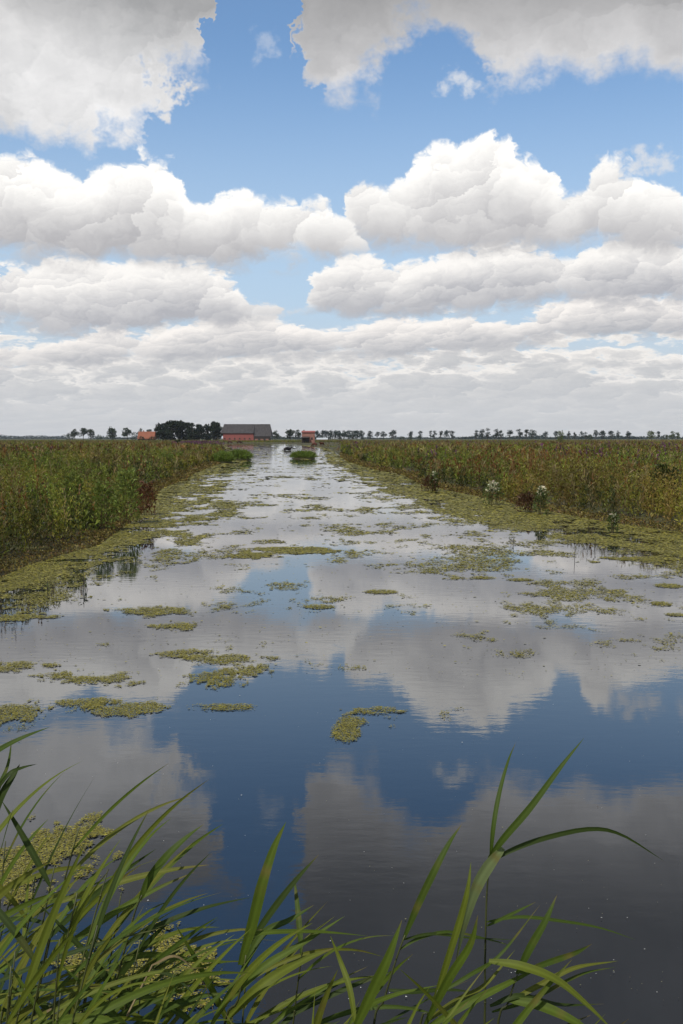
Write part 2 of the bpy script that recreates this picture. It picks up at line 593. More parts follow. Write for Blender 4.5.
def land_h(o, x, y):
    """height at o metres from the water's edge (o > 0 on land)"""
    n = fbm(x * 0.6, y * 0.6, 3) - 0.5
    return np.interp(o, [-3, -0.6, 0, 0.25, 0.8, 1.6, 5, 60, 300], [-0.7, -0.28, -0.02, 0.04, 0.09, 0.15, 0.28, 0.30, 0.30]) + n * np.interp(o, [-1, 0, 0.5, 3], [0, 0.05, 0.08, 0.18])


ds = np.concatenate([np.array([-3000, -400, -60, -12, -3, -0.5, 0.5, 1.2, 1.5, NEARB, 2.0, 2.4, 3.0, 4.0]), np.geomspace(5, DFAR, 110), DFAR + np.array([0.7, 2, 5, 12, 30]),
                     np.geomspace(DFAR + 80, 16000, 26)])
off = np.array([0, 0.12, 0.3, 0.55, 0.9, 1.4, 2.2, 3.5, 6, 10, 18, 35, 80, 200, 600, 2000, 6000, 16000])
rowsP = []
for d in ds:
    dd = min(max(d, 5.0), DFAR)
    xl, xr = XL(dd), XR(dd)
    mid = np.linspace(xl, xr, 9)[1:-1]
    xs = np.concatenate([(xl - off)[::-1], mid, xr + off])
    o = np.concatenate([off[::-1], -np.minimum(mid - xl, xr - mid), off])
    if d < NEARB + 1.3:
        o = np.maximum(o, (NEARB - d) * 1.4)
    if d > DFAR:
        o = np.maximum(o, d - DFAR)
    z = land_h(o, xs, np.full_like(xs, d))
    z += np.clip((NEARB - d) * 0.35, 0, 0.22)
    if d > DFAR + 60: z[:] = 0.3 + (fbm(xs * 0.01, np.full_like(xs, d * 0.01), 3) - 0.5) * 0.2
    rowsP.append(np.stack([xs, np.full_like(xs, d), z], -1))
g = link('ground', gridmesh('ground', np.array(rowsP)), GROUND)
tag(g, kind='structure')

yy = np.concatenate([[1.0], np.geomspace(1.5, DFAR + 30, 30)])
P = np.array([[(x, y, 0.0) for x in np.linspace(-60 - y * 0.2, 60 + y * 0.2, 9)] for y in yy])
wo_ = link('water', gridmesh('water', P), WATER)
tag(wo_, kind='structure')


def ground_z(x, y):
    o = np.where(x < 0, XL(np.clip(y, 5, DFAR)) - x, x - XR(np.clip(y, 5, DFAR)))
    o = np.where(y > DFAR, np.maximum(o, y - DFAR), o)
    return land_h(o, x, y), o


# shallow pools lying in the marsh beyond the bank
pools = []
for (x0, x1, py, th) in ((428, 462, 442.0, 0.55), (408, 424, 441.2, 0.3), (18, 34, 443.2, 0.5), (76, 86, 442.4, 0.35), (150, 168, 442.4, 0.45), (350, 372, 441.3, 0.35), (196, 212, 441.4, 0.3)):
    pts = []
    for k in range(28):
        w = 2 * math.pi * k / 28
        r = 1 + 0.18 * math.sin(3 * w + x0) + 0.12 * math.sin(5 * w + py)
        pts.append((*ground((x0 + x1) / 2 + (x1 - x0) / 2 * r * math.cos(w), py - th * math.sin(w), 0.5), 0.50))
    pools.append(pts)
m_ = MB()
for pts in pools:
    m_.add(pts + [(p[0], p[1], 0.2) for p in pts], [tuple(range(28))] + [(k, k + 28, (k + 1) % 28 + 28, (k + 1) % 28) for k in range(28)])
POOLS = [np.array(p)[:, :2] for p in pools]
tag(m_.build('marsh_pools_water', WATER), kind='structure')

# ================================================================= vegetation of the banks
def leaves(P0, az, el, L, Wd, fold=0.0):
    """diamond leaves: base, two shoulders, tip; arrays of n"""
    d = np.stack([np.cos(el) * np.cos(az), np.cos(el) * np.sin(az), np.sin(el)], -1)
    r = rng.normal(size=P0.shape); r[:, 2] *= 0.5
    s = np.cross(d, r); s /= np.linalg.norm(s, axis=1, keepdims=True) + 1e-9
    m = P0 + d * (L * 0.45)[:, None]
    tip = P0 + d * L[:, None]; tip[:, 2] -= L * 0.18
    return np.stack([P0, m + s * Wd[:, None] * .5, tip, m - s * Wd[:, None] * .5], 1).reshape(-1, 3)


PAL = {   # leaf colours, and what the top of the plant is like
    'olive': (0.155, 0.148, 0.020), 'green': (0.105, 0.132, 0.018), 'bright': (0.180, 0.205, 0.030), 'rust': (0.135, 0.070, 0.020),
    'straw': (0.20, 0.155, 0.065), 'purple': (0.115, 0.045, 0.085), 'dark': (0.040, 0.050, 0.013), 'brown': (0.135, 0.098, 0.022)}
PN = list(PAL); PC = np.array([PAL[k] for k in PN])


def herbs(x, y, h, kind, nl, lsc):
    """a field of upright herbs: kind indexes PN; nl leaves each, leaf size lsc"""
    z, _ = ground_z(x, y)
    n = len(x)
    lean = rng.normal(size=(n, 2)) * 0.10
    i = np.repeat(np.arange(n), nl)
    t = rng.random(len(i)) ** 0.9
    hh = h[i]
    spike = (kind[i] == PN.index('rust')) | (kind[i] == PN.index('purple'))
    top = t > 0.68
    rad = (1 - t * 0.8) * 0.13 * hh ** 0.5 * np.where(spike & top, 0.25, 1.0) * rng.random(len(i))
    a = rng.random(len(i)) * 6.283
    P0 = np.stack([x[i] + lean[i, 0] * t * hh + rad * np.cos(a), y[i] + lean[i, 1] * t * hh + rad * np.sin(a), z[i] + t * hh * 0.97], -1)
    grassy = kind[i] == PN.index('straw')
    el = np.where(grassy, 1.2, np.where(spike & top, 1.35, 0.98)) + rng.normal(size=len(i)) * 0.33
    L = lsc[i] * (0.056 + 0.062 * rng.random(len(i))) * np.where(grassy, 2.2, 1) * np.where(spike & top, 0.8, 1.15 - 0.4 * t)
    Wd = L * np.where(grassy, 0.10, np.where(spike & top, 0.40, 0.235))
    V = leaves(P0, a + rng.normal(size=len(i)) * 0.5, el, L, Wd)
    C = PC[kind[i]].copy()
    body = spike & ~top
    C[body] = C[body] * 0.35 + np.array([0.055, 0.065, 0.018]) * 0.65
    patch = 0.26 + 1.8 * fbm(x * 0.9 + 60, y * np.interp(y, [15, 90], [0.6, 0.12]) + 2, 3)
    C *= (patch[:, None] * (0.75 + 0.5 * rng.random((n, 1))))[i] * (0.8 + 0.4 * rng.random((len(i), 1)))
    C *= 1 + rng.normal(size=C.shape) * 0.05
    old = rng.random(len(i)) < 0.05
    C[old] = np.array([0.16, 0.12, 0.05])
    return V, np.clip(C, 0.004, 0.6)


def in_pools(x, y):
    m = np.zeros(len(x), bool)
    for q in POOLS:
        c = q.mean(0); r = np.ptp(q, axis=0) / 2 * 1.05
        m |= ((x - c[0]) / r[0]) ** 2 + ((y - c[1]) / r[1]) ** 2 < 1
        m |= (np.abs(x - c[0] * y / c[1]) < r[0]) & (y < c[1]) & (y > c[1] - 60)
    return m


def scatter(side):
    out = []
    d0 = 10.5 if side < 0 else 15.0
    bands = np.geomspace(d0, 720, 40)
    for a, b in zip(bands[:-1], bands[1:]):
        dm = (a + b) / 2
        wf = dm * 0.37 + 3.0                                # a little more than the frame shows
        xs = max(XL(np.clip(q, 5, DFAR)) for q in (a, dm, b)) if side < 0 else min(XR(np.clip(q, 5, DFAR)) for q in (a, dm, b))
        if dm > DFAR: xs = 0.0
        x0, x1 = (-wf, min(xs, 0) + .3) if side < 0 else (xs - .3 if xs > 0 else -2, wf)
        if dm > 200 and dm <= DFAR:
            x0, x1 = (-wf, xs + .3) if side < 0 else (xs - .3, wf)
        rho = min(60.0, 60.0 * (15.0 / dm) ** 1.75)
        n = int(max(0, (x1 - x0)) * (b - a) * rho)
        if n: out.append(np.stack([x0 + rng.random(n) * (x1 - x0), a + rng.random(n) * (b - a)], -1))
    return np.concatenate(out)


def bank(side, name):
    p = scatter(side)
    x, y = p[:, 0], p[:, 1]
    _, o = ground_z(x, y)
    o2 = np.where(y > DFAR, 50.0, (XL(np.clip(y, 5, DFAR)) - x) if side < 0 else (x - XR(np.clip(y, 5, DFAR))))
    edge = 0.12 + 0.50 * fbm(x * 0.5, y * 0.5, 3) * np.interp(y, [15, 60], [1, 2.5])
    keep = (o2 > edge) & ~in_pools(x, y)
    x, y, o2 = x[keep], y[keep], o2[keep]
    n = len(x)
    s = np.maximum(y / 16.0, 1.0)
    big = fbm(x * 0.09 + 40, y * 0.05 + 7, 4)               # patches of one kind
    mid = fbm(x * 0.45, y * 0.22 + 30, 3)
    fine = rng.random(n)
    k = np.full(n, PN.index('olive'))
    k[(mid > 0.52)] = PN.index('green')
    k[((fine < 0.04) & (big > 0.5)) | ((mid > 0.60) & (fine < 0.35))] = PN.index('bright')
    thr = 0.60 if side < 0 else 0.56
    m = (big > thr) & (fine > 0.6) | (fine > (0.985 if side < 0 else 0.95)); k[m] = PN.index('rust')
    m = (o2 < 1.1) & (fine > 0.45) & (fine < 0.85); k[m] = PN.index('dark')
    m = (o2 < 1.3) & (fine > 0.85) & (big > 0.45); k[m] = PN.index('rust')
    m = (mid < 0.40) & (fine > 0.4); k[m] = PN.index('brown')
    m = (fine > 0.30) & (fine < 0.345); k[m] = PN.index('straw')
    m = (fbm(x * 0.3 + 90, y * 0.1, 2) > 0.60) & (fine < 0.3); k[m] = PN.index('dark')
    pz = (y > 55) & (fine > (0.95 if side < 0 else 0.90)) & (fbm(x * 0.05, y * 0.02 + 3, 3) > 0.46); k[pz] = PN.index('purple')
    if side < 0:                                            # the loosestrife drift by the far bend
        px = 341.5 + F * x / y
        m = (px > 172) & (px < 232) & (y > 190) & (y < 400) & (fine > 0.25); k[m] = PN.index('purple')
    h = (0.30 + 1.25 * fbm(x * 0.75 + 3, y * np.interp(y, [15, 80], [0.5, 0.12]) + 9, 3)) * (0.70 + 0.5 * rng.random(n) + 0.35 * (rng.random(n) < 0.06))
    h = np.minimum(h, 1.35)
    h *= np.interp(o2, [0, 0.25, 0.7, 2.5], [0.5, 0.8, 0.95, 1.0])
    h *= np.interp(y, [20, 60, 200, 500], [1.0, 0.92, 0.80, 0.75])
    h[(k == PN.index('rust')) | (k == PN.index('purple'))] *= 1.18
    nl = np.interp(y, [12, 25, 60, 150, 700], [40, 30, 20, 16, 14]).astype(int)
    lsc = np.minimum(np.maximum(y / 17.0, 0.85) ** 0.78, 4.6)
    V, C = herbs(x, y, h, k, nl, lsc)
    me = polymesh(name, V, 4, C)
    return tag(link(name, me, LEAF), ('dense olive and green marsh herbs covering the left bank' if side < 0 else
                'dense green and rust brown marsh herbs covering the right bank'), 'ground cover', kind='stuff')


bank(-1, 'bank_herbs')
bank(1, 'bank_herbs')

# short moss, litter and grass fringe right at the water's edge
def fringe():
    n = 60000
    y = 9 * np.exp(rng.random(n) * math.log(140 / 9))
    side = rng.random(n) < 0.5
    o = np.abs(rng.normal(size=n)) * 0.45 + 0.02
    x = np.where(side, XL(y) - o, XR(y) + o)
    z, _ = ground_z(x, y)
    P0 = np.stack([x, y, z], -1)
    L = 0.03 * np.maximum(1, y / 14) * (0.6 + rng.random(n))
    V = leaves(P0, rng.random(n) * 6.28, 0.3 + rng.random(n) * 0.9, L, L * 0.5)
    pal = np.array([(0.22, 0.17, 0.04), (0.14, 0.12, 0.025), (0.16, 0.085, 0.03), (0.06, 0.045, 0.02)])
    C = pal[rng.choice(4, n, p=[.35, .3, .15, .2])] * (0.7 + 0.5 * rng.random((n, 1)))
    tag(link('bank_edge_moss', polymesh('bank_edge_moss', V, 4, C), LEAF), "low moss and litter along the water's edge", 'moss', kind='stuff')
fringe()


def clump(root, name, n, rx, ry, h, col, L, el=0.9, wr=0.3, dome=True, m=None, z0=0.0, t0=0.0):
    """leaf mass of one plant, in the plant's own space"""
    a = rng.random(n) * 6.283
    t = t0 + (1 - t0) * rng.random(n) ** 0.7
    rr = np.sqrt(rng.random(n)) * (np.sqrt(np.clip(1 - (t * 0.92) ** 2, 0, 1)) if dome else (1 - 0.5 * t))
    lump = 0.75 + 0.5 * vn(a * 1.3 + 5, t * 4)
    P0 = np.stack([rr * lump * rx * np.cos(a), rr * lump * ry * np.sin(a), z0 + t * h * (0.8 + 0.25 * vn(a * 1.1, t * 0 + n % 7))], -1)
    V = leaves(P0, a + rng.normal(size=n) * 0.6, el + rng.normal(size=n) * 0.4, L * (0.6 + 0.8 * rng.random(n)), L * wr * (0.7 + 0.6 * rng.random(n)))
    C = np.array(col) * (0.7 + 0.6 * rng.random((n, 1))) * (1 + rng.normal(size=(n, 3)) * 0.06)
    return link(name, polymesh(name, V, 4, np.clip(C, 0.003, 0.9)), m or LEAF, root)


def stems(root, name, n, rx, ry, h, r, m=HERBSTEM):
    mb = MB()
    for _ in range(n):
        a = random.random() * 6.28; q = random.random() ** .5
        x, y = rx * q * math.cos(a), ry * q * math.sin(a)
        hh = h * random.uniform(0.75, 1.0)
        mb.tube([(x * .6, y * .6, 0), (x * .85, y * .85, hh * .5), (x, y, hh)], [r, r * .8, r * .4], 5)
    return mb.build(name, m, root)


def spot(px, py):
    x, y = ground(px, py, 0.0)
    return x, y


def herb_thing(name, px, py, ht, rx, col, n, L, label, cat, flower=None, fn=0, fL=0.05, group=None, wr=0.32, el=0.9, d=None, dome=True):
    x, y = ground(px, py, 0.1) if d is None else ((px - 341.5) / F * d, d)
    z = float(ground_z(np.array([x]), np.array([y]))[0][0])
    r = empty(name, (x, y, max(z, 0.0)))
    tag(r, label, cat, group)
    stems(r, 'stem', 7, rx * 0.6, rx * 0.6, ht * 0.9, 0.006 * max(1, y / 25))
    clump(r, 'leaves', n, rx, rx, ht, col, L, wr=wr, el=el, dome=dome)
    if flower:
        clump(r, 'flowers', fn, rx * 0.7, rx * 0.7, ht * 1.06, flower, fL, wr=0.8, m=FLOWER, t0=0.62, dome=False)
    return r


herb_thing('leafy_bush', 127, 520, 1.35, 0.36, (0.175, 0.215, 0.045), 900, 0.13, 'bright pale green leafy bush standing above the left bank herbs', 'bush')
herb_thing('leafy_bush', 74, 528, 1.25, 0.34, (0.135, 0.165, 0.030), 700, 0.13, 'mid green leafy bush left of the pale green bush on the left bank', 'bush')
herb_thing('leafy_bush', 103, 527, 1.15, 0.30, (0.150, 0.190, 0.036), 600, 0.12, 'yellow green leafy bush just left of the pale green bush on the left bank', 'bush')
herb_thing('leafy_bush', 36, 541, 1.10, 0.30, (0.140, 0.175, 0.030), 600, 0.11, 'yellow green leafy bush nearest the left edge of the picture', 'bush')
herb_thing('leafy_bush', 168, 474, 1.25, 0.55, (0.130, 0.170, 0.034), 600, 0.16, 'rounded yellow green bush farther along the left bank, past the pale bush', 'bush')
herb_thing('leafy_bush', 664, 512, 1.25, 0.60, (0.045, 0.055, 0.014), 1100, 0.13, 'very dark green bush in the herbs at the right edge', 'bush')
herb_thing('leafy_bush', 303, 517.0, .2, .05, (0.1, 0.1, 0.02), 4, 0.02, 'x', 'bush') if False else None
W_ = (0.60, 0.57, 0.40)
herb_thing('flowering_plant', 493, 502, 0.74, 0.40, (0.08, 0.11, 0.03), 300, 0.12, 'marsh plant with a broad cream white flower head, on the right bank edge', 'wildflower', W_, 260, 0.08)
herb_thing('flowering_plant', 541, 511, 0.78, 0.20, (0.08, 0.11, 0.03), 260, 0.12, 'marsh plant with a narrow white flower head, right of the broader cream one', 'wildflower', W_, 80, 0.07)
herb_thing('flowering_plant', 434, 489, 0.75, 0.16, (0.08, 0.11, 0.03), 200, 0.14, 'small white flowering plant left of the broad cream flower head', 'wildflower', W_, 45, 0.09)
herb_thing('flowering_plant', 613, 529, 0.45, 0.12, (0.08, 0.11, 0.03), 160, 0.10, 'lowest small white flowering plant near the water on the right bank', 'wildflower', W_, 30, 0.06)
herb_thing('dock_plant', 430, 489, 0.62, 0.34, (0.080, 0.042, 0.020), 420, 0.12, 'dark red brown dock by the corner of the right bank', 'dock')
herb_thing('dock_plant', 526, 509, 0.55, 0.34, (0.080, 0.040, 0.020), 450, 0.12, 'low dark red dock between the two white flower heads at the water edge', 'dock')
herb_thing('dock_plant', 146, 512, 0.95, 0.30, (0.120, 0.050, 0.022), 450, 0.12, 'rust brown dock on the edge of the left bank beside the pale bush', 'dock')

# grass tussocks standing in the water in the distance
def tussock(px, py, rx, ry, h, n, label):
    x, y = ground(px, py, 0.0)
    r = empty('grass_tussock', (x, y, 0.0)); tag(r, label, 'tussock')
    mb = MB()
    k = 20
    ring = lambda q, z: [(rx * q * math.cos(6.283 * i / k), ry * q * math.sin(6.283 * i / k), z) for i in range(k)]
    mb.add(ring(1.05, -0.3) + ring(1.0, 0.02) + ring(0.6, 0.2), [(i, (i + 1) % k, k + (i + 1) % k, k + i) for i in range(k)] + [(k + i, k + (i + 1) % k, 2 * k + (i + 1) % k, 2 * k + i) for i in range(k)] + [tuple(range(2 * k, 3 * k))])
    mb.build('root_mound', GROUND, r)
    clump(r, 'grass', n, rx * 1.05, ry * 1.05, h, (0.125, 0.175, 0.028), 0.50, el=1.15, wr=0.09)
tussock(303.5, 458.6, 1.30, 2.4, 0.50, 3400, 'isolated green grass tussock in mid water by the far bend')
tussock(240, 460.0, 1.15, 3.2, 0.75, 3600, 'tall green grass tussock at the end of the left bank')
tussock(223, 463.0, 0.9, 3.0, 0.7, 2800, 'shorter green grass tussock joined to the left bank, behind its muddy edge')

# single stalks standing out of the water
for (px, py, h, label) in ((575, 552, 0.42, 'thin bare stalk standing upright in water off the right bank'), (511, 545, 0.16, 'short leafy sprig standing in water off the right bank'),
                           (595, 549, 0.22, 'pair of short stalks in water right of the thin bare stalk'), (48, 596, 0.22, 'small sprig in shallow water at the left edge'),
                           (84, 590, 0.26, 'taller sprig in shallow water off the left bank'), (283, 455.5, 1.0, 'dead twiggy stalk standing in water in front of the grass tussock')):
    x, y = ground(px, py)
    r = empty('water_sprig', (x, y, 0)); tag(r, label, 'water plant')
    s_ = min(max(1, y / 20), 2.2)
    mb = MB()
    for q in range(1 if 'thin' in label else 3):
        a = random.uniform(-.1, .1) * (0.3 if q == 0 else 2)
        mb.tube([(q * .03 * s_, 0, -0.1), (q * .03 * s_ + a * h, 0, h * .6), (q * .03 * s_ + a * h * 2, 0.01, h * (1 - .2 * q))], [0.006 * s_, 0.005 * s_, 0.003 * s_], 5)
    mb.build('stem', WOOD_DARK, r)
    clump(r, 'leaves', 10 if 'thin' not in label else 3, 0.05 * s_, 0.05 * s_, h, (0.07, 0.09, 0.03), 0.07 * s_)

# ================================================================= algae and duckweed on the water
px_m = lambda y: y / F


def flakes(x, y, pal, pw, k=6, sz=1.0, lift=0.004):
    n = len(x)
    s = np.maximum(0.0032, y * 0.00050 * np.interp(y, [9, 25, 60], [1, 1.55, 2.1])) * sz * np.where(rng.random(n) < .07, 1.9, 1.0) * (0.6 + 0.9 * rng.random(n))
    a0 = rng.random(n) * 6.283
    ang = a0[:, None] + np.arange(k) / k * 6.283 + rng.normal(size=(n, k)) * 0.18
    r = s[:, None] * (0.65 + 0.6 * rng.random((n, k)))
    t = rng.normal(size=(n, 2)) * 0.07
    X_ = x[:, None] + r * np.cos(ang) * 1.25; Y_ = y[:, None] + r * np.sin(ang)
    Z_ = lift + rng.random((n, 1)) * 0.007 + r * (np.cos(ang) * t[:, :1] + np.sin(ang) * t[:, 1:])
    V = np.stack([X_, Y_, np.maximum(Z_, 0.002)], -1).reshape(-1, 3)
    C = np.asarray(pal)[rng.choice(len(pal), n, p=pw)] * (0.75 + 0.5 * rng.random((n, 1)))
    return V, C


APAL = [(0.225, 0.195, 0.024), (0.150, 0.143, 0.022), (0.075, 0.066, 0.018), (0.23, 0.20, 0.065)]
AW = [0.42, 0.34, 0.16, 0.08]


def mat_field(cx, cy, rx, ry, seed, dens=1.0, thr=0.0, rag=2.1):
    """flake centres of one floating mat given its place in the picture"""
    x0, y0 = ground(cx, cy)
    y1 = ground(cx, cy + ry)[1]; y2 = ground(cx, cy - ry)[1]
    RX = rx * y0 / F; RY = (y2 - y1) / 2; yc = (y1 + y2) / 2
    x0 = (cx - 341.5) / F * yc
    s = max(0.0036, yc * 0.00060)
    n = int(RX * RY * 4 * 1.6 / (s * s * 2.2) * dens)
    n = min(n, 120000)
    u, v = rng.uniform(-1.3, 1.3, n), rng.uniform(-1.3, 1.3, n)
    rr = np.hypot(u, v)
    nz = fbm(u * 2.2 + seed, v * 1.6 + seed * 1.7, 4) - 0.5
    f = fbm(u * 9 + seed, v * 7, 3) - 0.5
    val = 0.82 - rr + nz * rag + f * (0.25 + 0.35 * rag) - thr
    keep = rng.random(n) < np.clip(val * 4.0, 0, 1)
    return x0 + u[keep] * RX, yc + v[keep] * RY


MATS = [
    ('hooked yellow green algae mat floating alone in the dark blue reflection', [(375, 713, 32, 5), (346, 733, 20, 13), (352, 722, 20, 7)]),
    ('large ragged algae mat with a hooked right end, left of centre', [(240, 672, 26, 9), (215, 680, 32, 8), (225, 659, 42, 5)]),
    ('long thin algae strip above the large ragged mat', [(180, 654, 30, 4)]),
    ('broad algae mat near the left edge, below the long flat one', [(112, 709, 50, 9), (80, 703, 30, 5)]),
    ('long flat algae mat above the broad left mat', [(98, 680, 52, 6), (60, 676, 30, 5)]),
    ('dense algae mat cut by the left edge, lowest of the left edge mats', [(8, 716, 28, 13)]),
    ('thin algae mat cut by the left edge, level with the long thin strip', [(10, 666, 36, 5)]),
    ('small algae mat cut by the left edge, above the other edge mats', [(15, 618, 34, 5)]),
    ('rounded algae mat in the middle of the left water', [(172, 627, 28, 5)]),
    ('wide algae mat just above the rounded one', [(152, 612, 42, 5)]),
    ('wide brownish algae mat below the left bank bend', [(292, 551, 48, 5), (250, 556, 30, 3)]),
    ('small oval algae patch in mid water between the banks', [(382, 592, 22, 2.8)]),
    ('narrow algae patch left of the small oval one', [(318, 607, 22, 3)]),
    ('left one of two thin algae patches off the right bank', [(484, 578, 16, 1.8)]),
    ('right one of two thin algae patches off the right bank', [(521, 580, 18, 1.8)]),
    ('long pale algae mat along the right shore reflection', [(645, 559, 50, 4)]),
    ('algae patch at the right edge below the long pale mat', [(672, 586, 20, 2.8)]),
    ('small dense algae patch by the right edge, second from below', [(665, 604, 13, 3)]),
    ('lowest algae patch cut by the right edge', [(680, 615, 16, 2.2)]),
    ('thin broken algae strip between the ragged mat and the hooked mat', [(222, 708, 42, 3.5)]),
    ('crumbly algae mat at the foot of the left reeds', [(20, 868, 88, 45)]),
    ('small scatter of algae right of the left reeds', [(92, 833, 22, 5)]),
    ('brown yellow algae mat among the reeds at the bottom', [(150, 975, 95, 42)]),
]
for q, (label, els) in enumerate(MATS):
    xs, ys = [], []
    for j, e in enumerate(els):
        a, b = mat_field(*e, 3.1 * q + j * 7.7 + 1, thr=-0.02, rag=2.2 if e[2] > 24 else 0.0)
        xs.append(a); ys.append(b)
    x, y = np.concatenate(xs), np.concatenate(ys)
    if len(x) < 3: continue
    V, C = flakes(x, y, APAL, AW)
    cx, cy = float(x.mean()), float(y.mean())
    V = V - np.array([cx, cy, 0])
    o = link('algae_mat', polymesh('algae_mat', V, 6, C), ALGAE)
    o.location = (cx, cy, 0)
    tag(o, label, 'algae', 'algae mats floating on the water')

# the uncountable rest: belts along both shores and thin scatter between
def belts():
    n = 4000000
    # even in the picture, so that near flakes are small and far ones large
    px = rng.uniform(-40, 723, n); py = 441.0 + (rng.random(n) ** 1.15) * 330
    dz = -np.tan(np.arctan((py - 512) / F) + PITCH)
    y = -H / dz; y = np.where(dz < -0.002, y, 1e5)
    x = (px - 341.5) / F * y * 1.0 
    ok = (y < 330) & (x > XL(np.clip(y, 5, DFAR)) + 0.0) & (x < XR(np.clip(y, 5, DFAR)))
    x, y, px, py = x[ok], y[ok], px[ok], py[ok]
    ol, orr = x - XL(y), XR(y) - x
    big = fbm(x * 0.30 + 3, y * 0.16 + 11, 4) - 0.5
    mid = fbm(x * 1.25 + 9, y * 0.95 + 1, 5) - 0.5
    fine = fbm(x * 6, y * 4, 3) - 0.5
    wr_ = np.interp(y, [14, 18, 22, 30, 45, 70, 120, 200], [0.6, 1.8, 3.4, 3.3, 2.8, 2.4, 1.8, 1.4])
    wl_ = np.interp(y, [8, 12, 16, 20, 30, 45, 70, 120, 200], [0.3, 0.5, 0.9, 1.9, 2.8, 2.7, 2.2, 1.4, 1.2])
    br = 1 - orr / wr_; bl = 1 - ol / wl_
    belt = np.maximum(np.where(br > 0, 0.62 + 0.45 * br, -0.20 * np.minimum(-br, 1.5) + 0.12), np.where(bl > 0, 0.34 + 0.45 * bl, -0.16 * np.minimum(-bl, 1.6) + 0.08))
    belt = belt - np.clip((13.0 - y) * 0.12, 0, 0.5)
    val = belt + big * 1.3 + mid * 2.7 + fine * 1.1 - 0.20
    p = np.clip(val * 1.9, 0.0, 0.9)
    open_ = (y > 9) & (rng.random(len(x)) < 0.0009)
    keep = (rng.random(len(x)) < p * np.where((br > 0) | (bl > 0), 0.62, 0.30)) | open_
    x, y = x[keep], y[keep]
    V, C = flakes(x, y, APAL, [0.34, 0.36, 0.2, 0.1], k=5, sz=1.1)
    tag(link('floating_algae', polymesh('floating_algae', V, 5, C), ALGAE), 'thin belts of duckweed and algae floating along both shores', 'algae', kind='stuff')
    # pale specks: seeds, feathers and froth drifting on open water
    n = 500
    px = rng.uniform(-30, 700, n); py = rng.uniform(600, 1010, n)
    dz = -np.tan(np.arctan((py - 512) / F) + PITCH)
    y = -H / dz; x = (px - 341.5) / F * y
    V, C = flakes(x, y, [(0.45, 0.45, 0.42), (0.2, 0.19, 0.1), (0.06, 0.05, 0.03)], [0.35, 0.35, 0.3], k=5, sz=0.5)
    tag(link('floating_debris', polymesh('floating_debris', V, 5, C), ALGAE), 'tiny pale specks of seed and froth drifting on the water', 'debris', kind='stuff')
belts()

# ================================================================= far trees, buildings and cattle
def far_xy(px, d):
    return (px - 341.5) / F * d


def ztop(py, d):
    return H + (438.3 - py) / F * d


def tree(px, top, w, d, label, col=(0.030, 0.042, 0.020), group=None, name='field_tree', bare=0.22, n=520, lean=0.0, cat='tree'):
    """open grown tree: trunk with limbs, crown of leaf clumps with gaps; w and top as seen in the picture"""
    x = far_xy(px, d)
    h = ztop(top, d) - 0.3
    wd = w / F * d * 1.18
    r = empty(name, (x, d, 0.3)); tag(r, label, cat, group)
    rn = random.Random(int(px * 13 + d))
    mb = MB()
    tr = 0.022 * h + 0.05
    bx, by = rn.uniform(-.04, .04) * h + lean * wd, rn.uniform(-.04, .04) * h
    mb.tube([(0, 0, -0.3), (bx * .3, by * .3, h * .3), (bx, by, h * .62), (bx * 1.1, by, h * .85)], [tr * 1.25, tr, tr * .6, tr * .2], 6)
    lobes = []
    nlob = max(4, int(5 + wd / 2.2))
    for k in range(nlob):
        a = rn.uniform(0, 6.28); q = rn.uniform(0.25, 1) ** .6
        zz = rn.uniform(bare + 0.12, 0.86)
        wz = 1 - abs((zz - 0.60) / 0.5) ** 2
        lx, ly = bx + math.cos(a) * q * wd * .33 * (0.45 + .55 * max(wz, 0)), by + math.sin(a) * q * wd * .33 * (.45 + .55 * max(wz, 0))
        lr = wd * rn.uniform(.20, .34)
        lobes.append((lx, ly, zz * h, lr, lr * rn.uniform(.55, .8)))
        mb.tube([(bx * .5, by * .5, h * bare), ((lx + bx * .5) / 2, (ly + by * .5) / 2, h * (bare + zz) / 2), (lx, ly, zz * h)], [tr * .5, tr * .32, tr * .12], 4)
    lobes.append((bx, by, h * 0.84, wd * .22, h * .12))
    mb.build('trunk', BARK, r)
    L = np.array(lobes); i = rng.integers(0, len(L), n)
    u = rng.normal(size=(n, 3)); u /= np.linalg.norm(u, axis=1, keepdims=True)
    u *= (0.55 + 0.5 * rng.random((n, 1)))
    P0 = L[i, :3] + u * np.stack([L[i, 3], L[i, 3], L[i, 4]], -1)
    P0[:, 2] = np.clip(P0[:, 2], h * bare * .9, h)
    ls = 0.12 * wd * np.ones(n)
    V = leaves(P0, rng.random(n) * 6.28, rng.normal(size=n) * .6, ls * (0.7 + .7 * rng.random(n)), ls * .8)
    C = np.array(col) * (0.7 + .6 * rng.random((n, 1)))
    link('crown', polymesh('crown', V, 4, C), FARLEAF, r)
    return r


def bush(px, top, w, d, label, col=(0.028, 0.040, 0.018), group=None, n=260, name='field_bush'):
    x = far_xy(px, d); h = ztop(top, d) - 0.3; wd = w / F * d
    r = empty(name, (x, d, 0.3)); tag(r, label, 'bush', group)
    stems(r, 'stem', 5, wd * .25, wd * .25, h * .6, 0.05)
    clump(r, 'crown', n, wd / 2, wd / 2, h, col, wd * .10, wr=.8, el=.3, m=FARLEAF)
    return r


A = 1150.0
